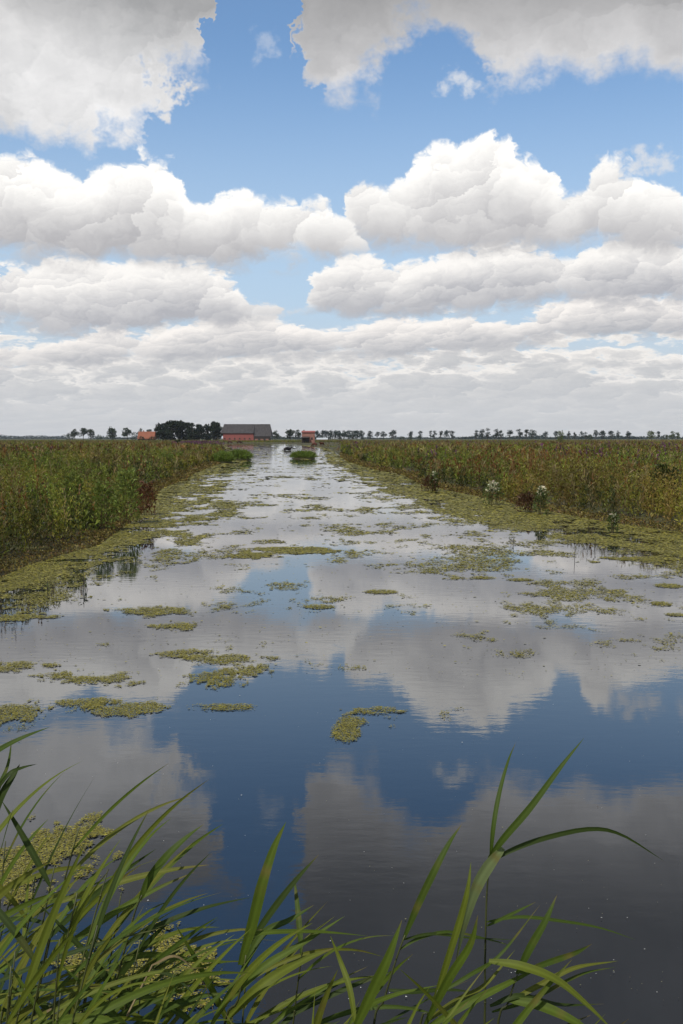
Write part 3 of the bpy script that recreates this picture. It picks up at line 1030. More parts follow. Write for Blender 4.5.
# the trees left of the farm
tree(75.5, 428.6, 7.0, A, 'round topped tree, left one of three standing close together at the far left', bare=.26)
tree(84, 427.8, 7.5, A, 'tallest and middle one of three close trees at the far left', bare=.30)
tree(91.8, 428.9, 7.0, A, 'right one of three close trees at the far left', bare=.24)
bush(71, 433.0, 9, A - 30, 'low dark bush at the foot of the left one of three close trees')
bush(100, 434.4, 6, A - 20, 'low pale bush between the three close trees and the single round tree', (0.05, 0.07, 0.04))
tree(113, 427.6, 10, A - 60, 'single broad round tree, low branched, between the three close trees and the orange roof', bare=.10, n=600)
tree(128, 427.4, 9, A - 80, 'open flat topped tree left of the orange roofed house', bare=.25)
bush(135.5, 431.6, 8, 720, 'dark bush touching the left end of the orange roofed house')
tree(142, 427.6, 5.5, 800, 'slim tree rising behind the left half of the orange roof', bare=.3)
tree(150.5, 428.6, 7, 800, 'low tree rising behind the right half of the orange roof', bare=.2)
# the dark wood beside the barn: trees one can tell apart
for (px, top, w, lab) in ((159, 426.5, 7, 'leftmost small tree of the dark farm wood, beside the orange roof'), (165, 422.5, 11, 'second tree of the dark farm wood, where its outline rises'),
                          (172, 420.2, 13, 'tallest broad tree of the dark farm wood'), (180, 420.8, 12, 'tall tree of the dark farm wood, right of its highest point'),
                          (187.5, 422.2, 10, 'tree of the dark farm wood just left of its notch'), (193, 422.2, 8, 'narrow tree at the notch of the dark farm wood'),
                          (199.5, 423.4, 9, 'lower tree right of the notch in the dark farm wood'), (207, 424, 9, 'lowest open crowned tree in the right part of the farm wood'),
                          (213.5, 420.6, 9, 'tall tree of the farm wood, second from the barn'), (218.5, 421.5, 8, 'tree of the farm wood standing nearest to the barn')):
    tree(px, top, w * 1.15, 760 + random.uniform(-30, 30), lab, col=(0.016, 0.024, 0.012), group='trees of the dark farm wood', name='farm_tree', bare=.02, n=1500)
tree(276, 429.8, 6, 1000, 'small tree right behind the right end of the barn', bare=.2)
tree(290.5, 429.8, 9, 1000, 'broad low tree between the barn and the brick hut', bare=.15)
tree(298, 429.2, 6.5, 1000, 'narrow tree just left of the brick hut', bare=.2)

# buildings
def barn():
    d = 650.0
    X = lambda px: far_xy(px, d)
    r = empty('barn', (X(247.5), d, 0.3)); tag(r, 'long barn with huge grey roof over a low pink wall, beside the dark wood', 'barn')
    x0, x1 = X(222.5) - X(247.5), X(272.5) - X(247.5)
    ridge = ztop(424.6, d) - .3; W2 = 9.0
    xs = X(255) - X(247.5)
    e1, e2 = 5.3, 3.3                                     # eaves over the pink wall, and lower at the right end
    wl = MB().prism([(-W2 + .5, 0), (W2 - .5, 0), (W2 - .5, e2), (0, ridge - 1.6), (-W2 + .5, e1 - .1)], x0 + 1.6, xs)
    wl.build('wall', BRICK_PINK, r)
    MB().prism([(-W2 + .5, 0), (W2 - .5, 0), (W2 - .5, e2 - .3), (0, ridge - 1.6), (-W2 + .5, e2 - .2)], xs + .004, x1 - 1.6).build('wall', WOOD_DARK, r)
    k = 1.3
    rf = MB()
    v = [(x0, -W2, e1), (xs, -W2, e1), (xs, 0, ridge), (x0 + k, 0, ridge), (x0, W2, e2), (x1, W2, e2), (x1 - k, 0, ridge), (x1, -W2, e2), (xs, -W2, e2)]
    vi = [(a_, b_, c_ - .3) for a_, b_, c_ in v]
    top_ = [(0, 1, 2, 3), (8, 7, 6, 2), (3, 2, 6, 5, 4), (0, 3, 4), (7, 5, 6), (1, 8, 2)]
    rf.add(v + vi, top_ + [tuple(i + 9 for i in q[::-1]) for q in top_[:5]] + [(0, 9, 10, 1), (8, 17, 16, 7), (7, 16, 14, 5), (5, 14, 13, 4), (4, 13, 9, 0), (1, 10, 17, 8)])
    o = rf.build('roof', ROOF_GREY, r)
    MB().box(x0 + 1.3, x1 - 1.3, -.25, .25, ridge - .1, ridge + .22).build('ridge_cap', WOOD_DARK, o)
    # the low dark side of the right bay with its doors
    MB().box(xs + .2, x1 - .8, -W2 + .15, -W2 + .5, 0, e2 + .1).build('timber_side', WOOD_DARK, r)
    for q in range(3):
        a = xs + 1.0 + q * 3.4
        MB().box(a, a + 1.8, -W2 + .05, -W2 + .14, 0.1, 1.5).build('door', BRICK_SALMON, r)
    for q in range(6):
        a = x0 + 2.2 + q * 3.2
        f = MB().box(a, a + .9, -W2 + .42, -W2 + .49, 1.2, 2.1).build('window', WOOD_DARK, r)
barn()


def house():
    d = 700.0
    xc = far_xy(147.5, d)
    r = empty('farmhouse', (xc, d, 0.3)); tag(r, 'low farmhouse with a bright orange tiled roof, half hidden by bushes', 'house')
    w = 8.5 / F * d
    zt = ztop(431.6, d) - .3
    MB().prism([(-3.6, 0), (3.6, 0), (3.6, 2.3), (0, zt - .3), (-3.6, 2.3)], -w + .4, w - .4).build('wall', BRICK_SALMON, r)
    o = MB().add([(-w, -4.2, 1.7), (w, -4.2, 1.7), (w, 0, zt), (-w, 0, zt), (-w, 4.2, 1.7), (w, 4.2, 1.7), (-w, -4.2, 1.5), (w, -4.2, 1.5), (w, 0, zt - .25), (-w, 0, zt - .25), (-w, 4.2, 1.5), (w, 4.2, 1.5)],
             [(0, 1, 2, 3), (3, 2, 5, 4), (6, 9, 8, 7), (9, 10, 11, 8), (0, 6, 7, 1), (4, 5, 11, 10), (0, 3, 9, 6), (3, 4, 10, 9), (1, 7, 8, 2), (2, 8, 11, 5)]).build('roof', ROOF_ORANGE, r)
    MB().box(-2.6, -1.9, -.35, .35, zt - .5, zt + .9).build('chimney', BRICK_SALMON, o)
    for q in (-4, -1.5, 1.5, 4):
        MB().box(q - .4, q + .4, -3.68, -3.61, .7, 1.4).build('window', WOOD_DARK, r)
house()
bush(142, 436.3, 7, 690, 'low bush hiding the left foot of the orange roofed house')
bush(153, 436.2, 7, 690, 'low bush hiding the right foot of the orange roofed house')


def hut():
    d = 425.0
    xc = far_xy(308.5, d)
    r = empty('brick_hut', (xc, d, 0.3)); tag(r, 'small square salmon brick hut with a dark timber porch, by the far shore', 'hut')
    w = 6.3 / F * d
    zt = ztop(430.8, d) - .3
    MB().box(-w, w, -2.2, 3, -.3, zt - .75).build('wall', BRICK_SALMON, r)
    MB().prism([(-2.5, zt - .749), (3.3, zt - .749), (3.3, zt - .55), (.4, zt), (-2.5, zt - .55)], -w - .2, w + .2).build('roof', BRICK_PINK, r)
    MB().box(-w + .5, -w + 1.1, -.3, .3, zt - .3, zt + .35).build('chimney', BRICK_SALMON, r)
    p = empty('porch', (0, 0, 0)); p.parent = r
    q = -w * .42
    MB().prism([(-4.6, 2.0), (-2.21, 2.5), (-2.21, 2.65), (-4.6, 2.15)], q - 1.7, q + 1.7).build('porch_roof', WOOD_DARK, p)
    for a in (q - 1.55, q + 1.45):
        MB().box(a, a + .14, -4.5, -4.36, -.5, 2.02).build('post', WOOD_DARK, p)
    MB().box(q - 1.5, q + 1.5, -2.32, -2.21, -.3, 2.0).build('doorway', WOOD_DARK, p)
    MB().box(w - 1.5, w - .8, -2.27, -2.21, 1.3, 2.3).build('window', WOOD_DARK, r)
hut()


def greenhouse():
    d = 900.0
    a, b = far_xy(316.5, d), far_xy(328, d)
    r = empty('greenhouse', ((a + b) / 2, d, 0.3)); tag(r, 'long low pale greenhouse in front of the wood right of the brick hut', 'greenhouse')
    w = (b - a) / 2
    MB().box(-w, w, -3, 3, 0, .7).build('wall', BRICK_SALMON, r)
    MB().prism([(-3, .7), (3, .7), (3, 1.5), (0, 2.4), (-3, 1.5)], -w + .05, w - .05).build('glazing', GLASS_PALE, r)
greenhouse()

# the wood right of the hut
k = 0
names = ['first', 'second', 'third', 'fourth', 'fifth', 'sixth', 'seventh', 'eighth', 'ninth', 'tenth', 'eleventh']
for i, px in enumerate(np.linspace(317.5, 361.5, 11)):
    tree(px, 429.9 + (0.4 if i in (2, 6) else 0) + random.uniform(-.3, .4), 6.5, 1250 + random.uniform(-20, 20), names[i] + ' tree from the left in the closed blue green wood right of the brick hut',
         col=(0.024, 0.040, 0.030), group='trees of the closed wood', name='wood_tree', bare=.05, n=420)

# the long row of field trees, in the clumps one sees
ROW = [
 ([(370, 430.2, 5.5), (377, 431.6, 4.2), (383.6, 431.0, 5), (392.8, 429.9, 6)], 'the four trees right of the closed wood'),
 ([(410.4, 429.8, 5.2), (419.6, 430.4, 5)], 'the two separate trees by the dark bushes'),
 ([(430.4, 430.0, 4.6), (434, 430.2, 4.2), (440, 430.0, 5), (447, 430.0, 5.4), (451.6, 430.1, 4.6)], 'the five small trees in a close row'),
 ([(475.2, 429.9, 5.4), (482.2, 428.0, 7), (486.6, 427.6, 6)], 'the three trees with the tallest crowns'),
 ([(495.8, 428.6, 5.5), (500.2, 428.8, 5.5), (509, 428.8, 7)], 'the three dark trees right of the tallest crowns'),
 ([(519, 428.9, 6.4), (525.6, 428.6, 5.5), (531.6, 429.6, 6.5)], 'the three touching trees'),
 ([(544.6, 430, 6), (554.6, 430.8, 4.8)], 'the two trees left of the yellow green sapling'),
 ([(567.6, 431, 5), (574, 432, 4), (581, 430.8, 4.2), (584.6, 430.6, 4.2)], 'the four small trees right of the sapling'),
 ([(594.6, 430, 5.5), (601.4, 429.8, 6.4), (610, 430.2, 6), (617, 429.4, 4.6), (626.6, 431.2, 6.4)], 'the five uneven trees before the pale trees'),
 ([(657.2, 430.8, 5.2)], 'the single dark tree between the pale ones'),
]
ordn = [['leftmost', 'second', 'third', 'fourth', 'rightmost'], ['leftmost', 'second', 'third', 'rightmost'], ['leftmost', 'middle', 'rightmost'], ['left', 'right'], ['']]
for trees, lab in ROW:
    n_ = len(trees)
    o_ = ordn[5 - n_] if n_ > 1 else ['']
    for q, (px, top, w) in enumerate(trees):
        label = (o_[q] + ' of ' + lab + ' along the horizon') if n_ > 1 else 'single dark tree between two pale trees along the right horizon'
        tree(px, top + random.uniform(-.5, .9), w * random.uniform(.8, 1.15), 1300 + random.uniform(-40, 40), label, col=(0.022, 0.034, 0.024), group='field trees along the right horizon', bare=random.uniform(.10, .26), lean=random.uniform(0, .12), n=380)
tree(650, 430.6, 6.5, 1250, 'pale yellow green tree, left one of the pale trees by the yellow field', (0.10, 0.12, 0.045), bare=.15)
tree(671, 431, 5.5, 1250, 'pale green tree, middle one of the pale trees by the yellow field', (0.085, 0.105, 0.05), bare=.15)
tree(677, 431.6, 4.5, 1250, 'pale green tree at the right edge by the yellow field', (0.085, 0.105, 0.05), bare=.15)
for (px, top, w, lab) in ((402, 436.3, 6, 'left one of two low dark bushes right of the four field trees'), (409.5, 436.0, 5, 'right one of two low dark bushes right of the four field trees'), (419, 436.2, 5, 'dark bush under the right one of the two separate trees'),
                          (589, 434.3, 7, 'low dark bush between the small trees right of the sapling'), (664.5, 434.4, 8, 'low dark bush right of the single dark tree')):
    bush(px, top, w, 900, lab)

# the yellow green sapling on the marsh
x, y = far_xy(560, 230.0), 230.0
r = empty('sapling', (x, y, .3)); tag(r, 'lone yellow green sapling with an open twiggy top rising from the right marsh', 'sapling')
stems(r, 'trunk', 6, .5, .5, ztop(429.6, y) - .4, .035)
clump(r, 'crown', 520, .9, .9, ztop(430.5, y) - .4, (0.095, 0.125, 0.03), .28, wr=.5, el=1.0, t0=.1)
for (px, top, w, lab) in ((178, 440.3, 9, 'small dark thicket in front of the purple drift'),):
    bush(px, top, w, 170 if px < 100 else 250, lab, (0.030, 0.042, 0.016), n=900)

# hedges and woods along the horizon, beyond counting
def horizon_wood():
    Vs, Cs = [], []
    for (a, b, d, h0, n, col) in ((-60, 70, 2600, 9.5, 5200, (0.055, 0.075, 0.070)), (92, 160, 2200, 6.0, 1400, (0.040, 0.055, 0.045)), (262, 320, 1900, 5.5, 1500, (0.035, 0.050, 0.040)),
                                  (362, 470, 2300, 5.0, 2200, (0.035, 0.05, 0.042)), (460, 640, 2000, 7.0, 6500, (0.028, 0.042, 0.036)), (636, 760, 2300, 7.0, 2600, (0.04, 0.055, 0.045)), (-140, -50, 2600, 9, 1200, (0.05, 0.07, 0.065)), (740, 900, 2300, 8, 1500, (0.035, 0.05, 0.045))):
        px = rng.uniform(a, b, n); y = d + rng.uniform(-40, 40, n); x = (px - 341.5) / F * d
        hh = h0 * (0.30 + 1.1 * fbm(px * 0.16, px * 0 + d, 3) ** 1.1)
        z = 0.3 + rng.random(n) * hh
        L = np.full(n, 2.6)
        Vs.append(leaves(np.stack([x, y, z], -1), rng.random(n) * 6.28, rng.normal(size=n) * .4, L, L * .8))
        Cs.append(np.array(col) * (0.7 + .6 * rng.random((n, 1))))
    tag(link('distant_woodland', polymesh('distant_woodland', np.concatenate(Vs), 4, np.concatenate(Cs)), FARLEAF), 'blurred hedges and woods lining the horizon', 'woodland', kind='stuff')
horizon_wood()

# ripe field on the right and green pasture beyond the marsh, as sheets on the ground
def field_sheet(name, pts, m, z=0.42):
    v = [(*p, z) for p in pts]
    MBo = MB().add(v, [tuple(range(len(v)))]); tag(MBo.build(name, m), kind='structure')
field_sheet('ripe_field', [(far_xy(585, 860), 860), (far_xy(800, 860), 860), (far_xy(800, 1180), 1180), (far_xy(605, 1180), 1180)], noisy('ripe_crop', (0.30, 0.24, 0.07), (0.24, 0.21, 0.07), 0.05, 0.9))
field_sheet('pasture', [(-900, 735), (900, 735), (1600, 1500), (-1600, 1500)], noisy('pasture_grass', (0.055, 0.075, 0.022), (0.085, 0.095, 0.03), 0.02, 0.95), 0.410)


# cattle
def cow(px, py, head, col, label, heading, d=None, sc=1.0, z=None, wet=0.0):
    x, y = ground(px, py) if d is None else (far_xy(px, d), d)
    r = empty('cow', (x, y, (0.0 if z is None else z) - wet), heading); tag(r, label, 'cow')
    r.scale = (sc, sc, sc)
    me = bpy.data.meshes.new('body')
    V = [(0, 0, 1.08), (-.55, 0, 1.10), (-.82, 0, 1.12), (.45, 0, 1.02), (.78, 0, 1.08),             # trunk
         (1.05, 0, 1.20 if head == 'up' else .95), (1.30, 0, 1.38 if head == 'up' else .62), (1.52, 0, 1.26 if head == 'up' else .42), (1.68, 0, 1.16 if head == 'up' else .28),
         (.62, .20, .78), (.62, .20, .42), (.60, .20, .02), (.62, -.20, .78), (.70, -.20, .42), (.68, -.20, .02),
         (-.72, .21, .82), (-.88, .21, .48), (-.80, .21, .02), (-.72, -.21, .82), (-.84, -.21, .48), (-.72, -.21, .02),
         (-.98, 0, 1.10), (-1.03, 0, .80), (-1.02, 0, .48)]
    Ed = [(0, 1), (1, 2), (0, 3), (3, 4), (4, 5), (5, 6), (6, 7), (7, 8), (4, 9), (9, 10), (10, 11), (4, 12), (12, 13), (13, 14), (2, 15), (15, 16), (16, 17), (2, 18), (18, 19), (19, 20), (2, 21), (21, 22), (22, 23)]
    Rd = [.38, .36, .26, .35, .28, .18, .15, .11, .075, .13, .065, .06, .13, .065, .06, .17, .075, .06, .17, .075, .06, .05, .025, .045]
    me.from_pydata(V, Ed, [])
    o = link('body', me, mat('cow_coat', 0.8)[0], r)
    o.data.materials[0].node_tree.nodes['Principled BSDF'].inputs['Base Color'].default_value = (*col, 1)
    sk = o.modifiers.new('skin', 'SKIN')
    for v, q in zip(me.skin_vertices[0].data, Rd):
        v.radius = (q * (.86 if q > .2 else 1), q)
    me.skin_vertices[0].data[0].use_root = True
    su = o.modifiers.new('smooth', 'SUBSURF'); su.levels = su.render_levels = 1
    hp = Vector(V[6])
    for s_ in (-1, 1):
        MB().tube([hp + Vector((.02, .08 * s_, .08)), hp + Vector((.02, .22 * s_, .14)), hp + Vector((.06, .28 * s_, .26))], [.03, .025, .008], 5).build('horn', BARK, r)
        MB().tube([hp + Vector((-.03, .1 * s_, .02)), hp + Vector((-.08, .26 * s_, .0))], [.05, .02], 5).build('ear', BARK, r)
    return r
cow(287.3, 450.6, 'up', (0.012, 0.010, 0.010), 'black cow wading in the open water of the far bend', 0.75, wet=0.5, sc=.80)
cow(314.5, 447.3, 'down', (0.075, 0.022, 0.012), 'dark red brown cow grazing on the spit, left one of the two below the hut', math.pi - .9, z=.05, sc=.8)
cow(322, 447.0, 'up', (0.095, 0.030, 0.014), 'red brown cow standing on the spit, right one of the two below the hut', math.pi + 1.0, z=.1, d=255, sc=.8)
cow(239.5, 443.6, 'down', (0.05, 0.018, 0.012), 'dark brown cow at the end of the left shore, right one of the pair', 0.7, d=330, z=.2, sc=.85)
cow(230, 443.6, 'down', (0.06, 0.022, 0.012), 'dark brown cow at the end of the left shore, left one of the pair', -0.6, d=345, z=.2, sc=.85)

# ================================================================= the reeds in front
def at(px, py, d):
    x, dz = ray(px, py)
    return np.array([x * d, d, H + dz * d])


def smooth_path(pts, n):
    """Catmull-Rom through the points"""
    p = np.array(pts, float)
    if len(p) == 2: return p[0] + (p[1] - p[0]) * np.linspace(0, 1, n)[:, None]
    q = np.vstack([2 * p[0] - p[1], p, 2 * p[-1] - p[-2]])
    out = []
    for t in np.linspace(0, len(p) - 1 - 1e-6, n):
        i = int(t); f = t - i
        a, b, c, e = q[i], q[i + 1], q[i + 2], q[i + 3]
        out.append(0.5 * ((2 * b) + (-a + c) * f + (2 * a - 5 * b + 4 * c - e) * f ** 2 + (-a + 3 * b - 3 * c + e) * f ** 3))
    return np.array(out)


GREENS = [(0.080, 0.118, 0.012), (0.055, 0.088, 0.011), (0.115, 0.142, 0.015), (0.036, 0.058, 0.010), (0.125, 0.138, 0.018)]


def leaf_blade(pts, w, col, parent, tw=0.0, face=None, n=18, name='leaf', tipbrown=0.0, fold=0.22):
    """long reed leaf: folded strip along a path, widest in its lower half, with a twist"""
    P_ = smooth_path(pts, n)
    T = np.gradient(P_, axis=0); T /= np.linalg.norm(T, axis=1, keepdims=True)
    up = np.array(face if face is not None else (0.25, -0.75, 0.6), float)
    S_ = np.cross(T, up); S_ /= np.linalg.norm(S_, axis=1, keepdims=True) + 1e-9
    N_ = np.cross(S_, T)
    t = np.linspace(0, 1, n)
    wd = w * np.interp(t, [0, .06, .22, .45, .7, .9, 1], [.42, .62, .94, 1.0, .72, .30, .02]) / 2
    an = tw * t
    S2 = S_ * np.cos(an)[:, None] + N_ * np.sin(an)[:, None]
    N2 = -S_ * np.sin(an)[:, None] + N_ * np.cos(an)[:, None]
    base = np.array(parent.location) if parent is not None else 0
    row = np.stack([P_ - S2 * wd[:, None] + N2 * (wd * fold)[:, None], P_ - S2 * wd[:, None] * .5 + N2 * (wd * fold * .4)[:, None], P_, P_ + S2 * wd[:, None] * .5 + N2 * (wd * fold * .4)[:, None], P_ + S2 * wd[:, None] + N2 * (wd * fold)[:, None]], 1) - base
    me = gridmesh(name, row)
    c = np.ones((n, 5, 4), np.float32)
    cc_ = np.array(col)[None, None] * (1 + 0.22 * (fbm(t * 9 + P_[0, 0] * 50, t * 0 + 3, 3) - .5))[:, None, None] * np.array([1, .90, 1.25, .94, 1.0])[None, :, None]
    c[..., :3] = cc_
    k = np.clip((t - (1 - tipbrown)) / max(tipbrown, 1e-3), 0, 1)[:, None, None] if tipbrown else 0
    bl = np.clip((fbm(t * 14 + P_[0, 2] * 90, t * 0 + P_[0, 0] * 40, 2) - .66) * 6, 0, 1)[:, None, None] * (random.random() < .45)
    c[..., :3] = c[..., :3] * (1 - bl * .7) + np.array([0.15, 0.12, 0.03]) * bl * .7
    c[..., :3] = c[..., :3] * (1 - k * .8) + np.array([0.17, 0.12, 0.05]) * k * .8
    a_ = me.color_attributes.new('tint', 'FLOAT_COLOR', 'POINT'); a_.data.foreach_set('color', c.ravel())
    return link(name, me, REEDLEAF, parent)


def stem_tube(pts, r0, r1, parent, n=14):
    P_ = smooth_path(pts, n) - np.array(parent.location)
    m = MB()
    rad = [r0 + (r1 - r0) * i / (n - 1) for i in range(n)]
    m.tube(P_, rad, 7)
    for i in range(2, n - 1, 3):                              # nodes of the cane
        a, b = P_[i], P_[i] + (P_[i + 1] - P_[i]) * .08
        m.tube([a, (a + b) / 2, b], [rad[i] * 1.05, rad[i] * 1.35, rad[i] * 1.05], 7)
    return m.build('stem', STEMM, parent, smooth=True)


def reed_root(x, y, label, group):
    r = empty('reed', (x, y, float(min(ground_z(np.array([x]), np.array([y]))[0][0], .2)) if y > NEARB else 0.2))
    r.location.z = -0.12
    return tag(r, label, 'reed', group)


def hand_reed(d, stempx, lvs, label, rs=0.0036, group=None):
    """stem and leaves traced as pixel paths, each given its own distance"""
    sp = [at(px, py, d + dd) for px, py, dd in stempx]
    foot = sp[0].copy(); foot[2] = -0.12; foot[0] -= 0.03
    foot[1] = sp[0][1] - 0.02
    r = reed_root(float(foot[0]), float(foot[1]), label, group)
    stem_tube([foot] + sp, rs * 1.15, rs * .55, r, 16)
    for (pts, w, ci, tw) in lvs:
        P_ = [at(px, py, d + dd) for px, py, dd in pts]
        leaf_blade(P_, w * 0.00090 * d, GREENS[ci] if not isinstance(ci, tuple) else ci, r, tw, tipbrown=random.choice([0, 0, .08, .15]))
    return r


PALE = (0.135, 0.170, 0.065)
hand_reed(2.7, [(484, 1040, 0), (485, 960, 0), (487, 890, 0), (490, 862, 0)], [
    ([(490, 866, 0), (493, 830, 0), (499, 795, .04), (508, 762, .08), (516, 742, .10)], 5.5, 1, 1.2),
    ([(489, 858, 0), (504, 838, -.02), (530, 808, -.03), (560, 768, -.02), (584, 738, 0)], 8.0, 1, .5),
    ([(490, 862, 0), (512, 850, .0), (545, 838, .02), (590, 829, .05), (622, 835, .08), (664, 861, .10)], 6.0, 3, -.7),
    ([(503, 848, 0), (487, 868, -.05), (475, 890, -.08), (464, 925, -.10), (455, 965, -.10)], 14, PALE, .5),
    ([(486, 922, 0), (520, 917, .02), (560, 921, .04), (600, 928, .07), (636, 940, .10)], 4.2, 1, .4),
    ([(487, 926, 0), (512, 914, -.03), (536, 902, -.05)], 4, 1, .6),
], 'tallest reed at the right, one long leaf reaching up to the right')
hand_reed(2.55, [(496, 1042, 0), (508, 1003, 0), (518, 972, 0)], [
    ([(517, 974, 0), (530, 948, 0), (546, 920, 0), (557, 895, .02)], 9, 1, .8),
    ([(489, 961, 0), (520, 966, -.03), (556, 980, -.05), (590, 1008, -.08), (618, 1036, -.1)], 11, 2, .6),
    ([(520, 973, 0), (550, 962, .03), (575, 953, .05), (592, 944, .06)], 7, 1, -.5),
    ([(508, 1002, 0), (540, 985, .02), (575, 968, .05), (618, 961, .08)], 6.5, 4, .4),
    ([(509, 1000, 0), (540, 1006, -.03), (575, 1022, -.06), (600, 1040, -.08)], 12, 0, .3),
    ([(492, 1012, 0), (530, 1000, .03), (580, 975, .06), (616, 967, .08)], 5, 1, .9),
    ([(490, 1006, 0), (520, 996, 0), (560, 1005, .04), (604, 1004, .08)], 7, 3, .9),
], 'short leaning reed right of the tallest one, its leaf tip pointing straight up')
hand_reed(2.62, [(372, 1040, 0), (384, 1000, 0), (396, 960, 0), (405, 935, 0)], [
    ([(404, 938, 0), (418, 905, 0), (436, 868, 0), (450, 842, .02), (462, 824, .03)], 8.5, 1, .9),
    ([(399, 950, 0), (420, 938, .02), (450, 932, .05), (490, 940, .1), (512, 946, .12)], 4, 1, .5),
    ([(402, 940, 0), (432, 934, .03), (470, 938, .06), (520, 940, .10)], 4, 3, .8),
    ([(389, 990, 0), (410, 992, 0), (450, 990, .05), (484, 994, .1)], 6, 3, .8),
], 'slim dark stemmed reed left of the tallest one, topped by a narrow upright leaf')
hand_reed(2.45, [(350, 1050, 0), (356, 1030, 0)], [
    ([(352, 1035, 0), (372, 992, 0), (388, 958, 0), (402, 920, .02)], 13, 0, .3),
    ([(356, 1030, 0), (350, 990, .05), (340, 960, .1), (330, 935, .12)], 7, 2, .8),
    ([(345, 1034, 0), (362, 1010, .05), (395, 995, .1), (440, 985, .12)], 7, 0, .6),
], 'broad bladed reed right of the bottom middle, a wide leaf slanting up to the right')
hand_reed(2.5, [(418, 1045, 0), (430, 1012, 0), (438, 990, 0)], [
    ([(432, 1008, 0), (446, 965, 0), (460, 920, 0), (468, 888, 0), (471, 862, .02)], 8, 2, .7),
    ([(425, 1025, 0), (448, 980, -.03), (470, 945, -.05), (478, 915, -.06)], 10, 0, .5),
    ([(428, 1020, 0), (455, 1002, .02), (485, 985, .06), (515, 950, .1)], 7, 4, .9),
    ([(436, 995, 0), (470, 975, .02), (500, 955, .08), (540, 905, .1)], 5, 1, .5),
    ([(424, 1030, 0), (465, 1005, 0), (505, 985, .04), (545, 965, .1)], 9, 0, .4),
], 'bright leafy reed between the slim dark stemmed reed and the tallest one')
hand_reed(2.6, [(100, 1045, 0), (118, 975, 0), (134, 915, 0), (142, 895, 0)], [
    ([(140, 900, 0), (150, 878, 0), (168, 855, 0), (186, 838, .02), (204, 824, .04)], 9.5, 1, .7),
    ([(127, 945, 0), (160, 925, .03), (205, 908, .06), (252, 897, .1)], 7, 3, .8),
    ([(122, 960, 0), (150, 955, 0), (190, 960, .05), (238, 962, .1)], 8, 0, .6),
], 'tall curving reed with a single dark leaf arching up right of the left clump')
hand_reed(2.5, [(222, 1045, 0), (238, 1000, 0), (246, 955, 0)], [
    ([(240, 965, 0), (252, 925, 0), (262, 885, 0), (274, 848, .02), (286, 822, .03)], 13, 0, .4),
    ([(240, 975, 0), (262, 935, .05), (290, 920, .08), (314, 905, .1)], 9, 1, .7),
    ([(245, 935, 0), (275, 932, .02), (320, 932, .06), (368, 936, .1)], 6, 0, .8),
    ([(230, 1000, 0), (262, 968, .02), (300, 945, .05), (345, 916, .1)], 9, 0, .5),
    ([(225, 1020, 0), (262, 985, .0), (300, 962, .05), (334, 948, .08)], 12, 2, .4),
], 'wide bladed reed left of the bottom middle, tip reaching above its neighbours')
hand_reed(2.45, [(-30, 905, 0), (-14, 812, 0)], [
    ([(-22, 768, 0), (-4, 752, 0), (22, 738, .0), (50, 727, .03)], 7, 1, .5),
    ([(-12, 830, 0), (-2, 790, 0), (8, 765, .02), (12, 738, .04)], 5, 1, .6),
    ([(-16, 850, 0), (0, 800, 0), (14, 775, .02), (20, 764, .04)], 9, 3, .6),
    ([(-10, 800, 0), (8, 775, 0), (22, 768, .02), (37, 764, .04)], 5, 3, .5),
], 'tallest reed at the left edge, its long leaf entering over the water')

# the crowd of reeds filling the bottom left
def auto_reed(x, y, h, label, group, wind=1.0, wmul=1.0):
    r = reed_root(x, y, label, group)
    lean = random.uniform(.05, .22) * wind
    ly = random.uniform(-.08, .1)
    f = lambda t: np.array([x + lean * h * t ** 1.6, y + ly * h * t, -0.12 + (h + .12) * t])
    stem_tube([f(t) for t in (0, .35, .7, .92)], 0.0040, 0.0018, r, 13)
    nl = random.randint(5, 8)
    for k in range(nl):
        t = 0.42 + 0.5 * (k + random.random() * .6) / nl
        b = f(t)
        top = k == nl - 1
        a = random.gauss(0.1, .6) if random.random() < .86 else random.gauss(2.9, .5)
        L = random.uniform(.32, .56) * (0.8 if top else 1)
        e0 = random.uniform(.75, 1.3) if top else random.uniform(.25, 1.0)
        droop = random.uniform(.1, .45) if top else random.uniform(.15, .95)
        pts = [b]
        for s_ in range(6):
            e = e0 - droop * (s_ / 5) ** 1.2
            pts.append(pts[-1] + np.array([math.cos(e) * math.cos(a), math.cos(e) * math.sin(a) * .7, math.sin(e)]) * L / 6)
        leaf_blade(pts, random.uniform(.008, .021) * wmul, random.choice(GREENS), r, random.uniform(-.9, 1.1), face=(random.uniform(-.3, .3), -.7, .7), n=14, tipbrown=random.choice([0, 0, .1, .2]))
    return r


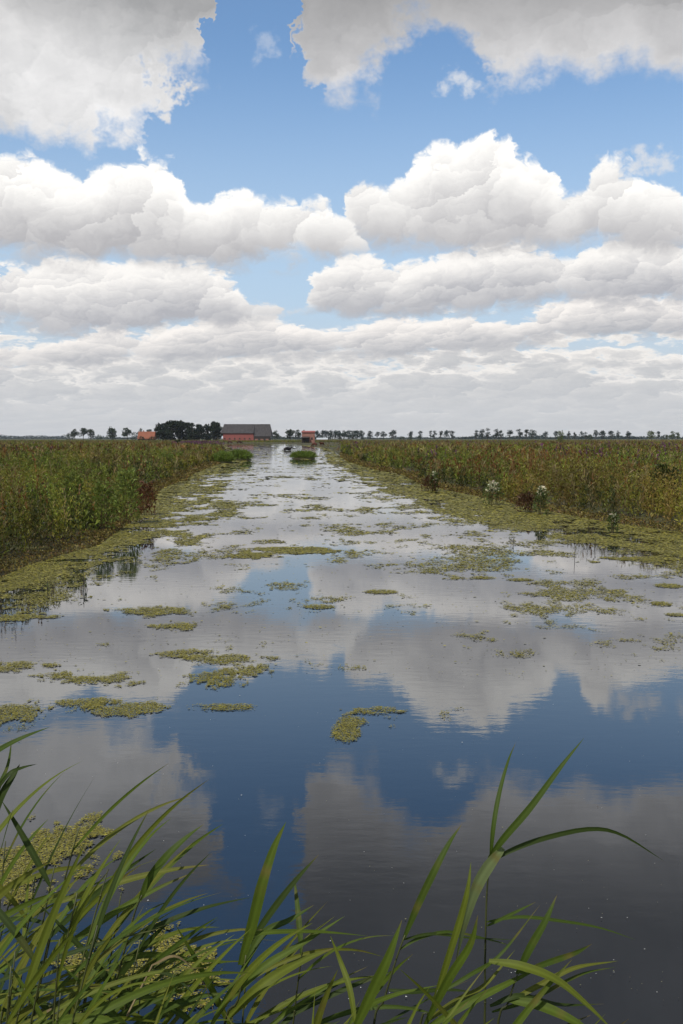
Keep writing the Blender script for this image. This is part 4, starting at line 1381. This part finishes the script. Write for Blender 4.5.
CL = 'green reed in the dense wind bent clump filling the bottom left corner'
CM = 'green reed in the low tangle along the bottom edge, left of the middle'
CR = 'low green reed in the loose fringe along the bottom edge, right of the middle'
for k in range(40):                                            # left corner
    y = random.uniform(1.95, 2.9)
    px = random.uniform(-90, 95)
    auto_reed((px - 341.5) / F * y, y, max(.55, random.uniform(.80, 1.30) - max(px, 0) * .0035 - (y - 2) * .05), CL, 'reeds of the bottom left clump')
for k in range(24):                                            # middle
    y = random.uniform(1.95, 2.8)
    px = random.uniform(90, 345)
    auto_reed((px - 341.5) / F * y, y, random.uniform(.60, .88), CM, 'reeds of the low middle tangle')
for k in range(9):
    y = random.uniform(2.0, 2.6)
    px = random.uniform(350, 520)
    auto_reed((px - 341.5) / F * y, y, random.uniform(.52, .74), CR, 'reeds of the loose right fringe')

# last year's dead canes among them
for k, (px, y, h, lean) in enumerate(((30, 2.3, 1.05, .25), (70, 2.5, .8, -.15), (255, 2.3, .72, .3))):
    x = (px - 341.5) / F * y
    r = reed_root(x, y, ['tall dead straw coloured cane in the bottom left clump', 'short dead cane leaning left in the bottom left clump', 'broken dead cane in the middle tangle'][k], None)
    m = MB(); a = np.array([x, y, -.12]); b = a + np.array([lean * h * .5, 0, h * .75]); c = a + np.array([lean * h, 0.02, h])
    m.tube([p - np.array(r.location) for p in (a, (a + b) / 2, b, c)], [.004, .0036, .003, .0022], 6)
    m.build('stem', DEADM, r)
    for q in (b, c):
        leaf_blade([q, q + np.array([.06, 0, .02]), q + np.array([.12, .01, -.05]), q + np.array([.15, .01, -.14])], .009, (0.20, 0.15, 0.07), r, 2.2)

# ================================================================= the air
hz = MB().box(-3600, 3600, -3200, 4200, -2.0, 60.0).build('haze', None)
tag(hz, 'thin summer haze over the marsh', 'haze', kind='stuff')
hm = bpy.data.materials.new('haze_air'); hm.use_nodes = True
ht = hm.node_tree; ht.nodes.clear()
hv = ht.nodes.new('ShaderNodeVolumePrincipled')
hv.inputs['Color'].default_value = (0.80, 0.86, 0.94, 1)
hv.inputs['Density'].default_value = 0.000065
hv.inputs['Anisotropy'].default_value = 0.3
ho = ht.nodes.new('ShaderNodeOutputMaterial')
ht.links.new(hv.outputs[0], ho.inputs['Volume'])
hz.data.materials.append(hm)
S.cycles.volume_bounces = 0
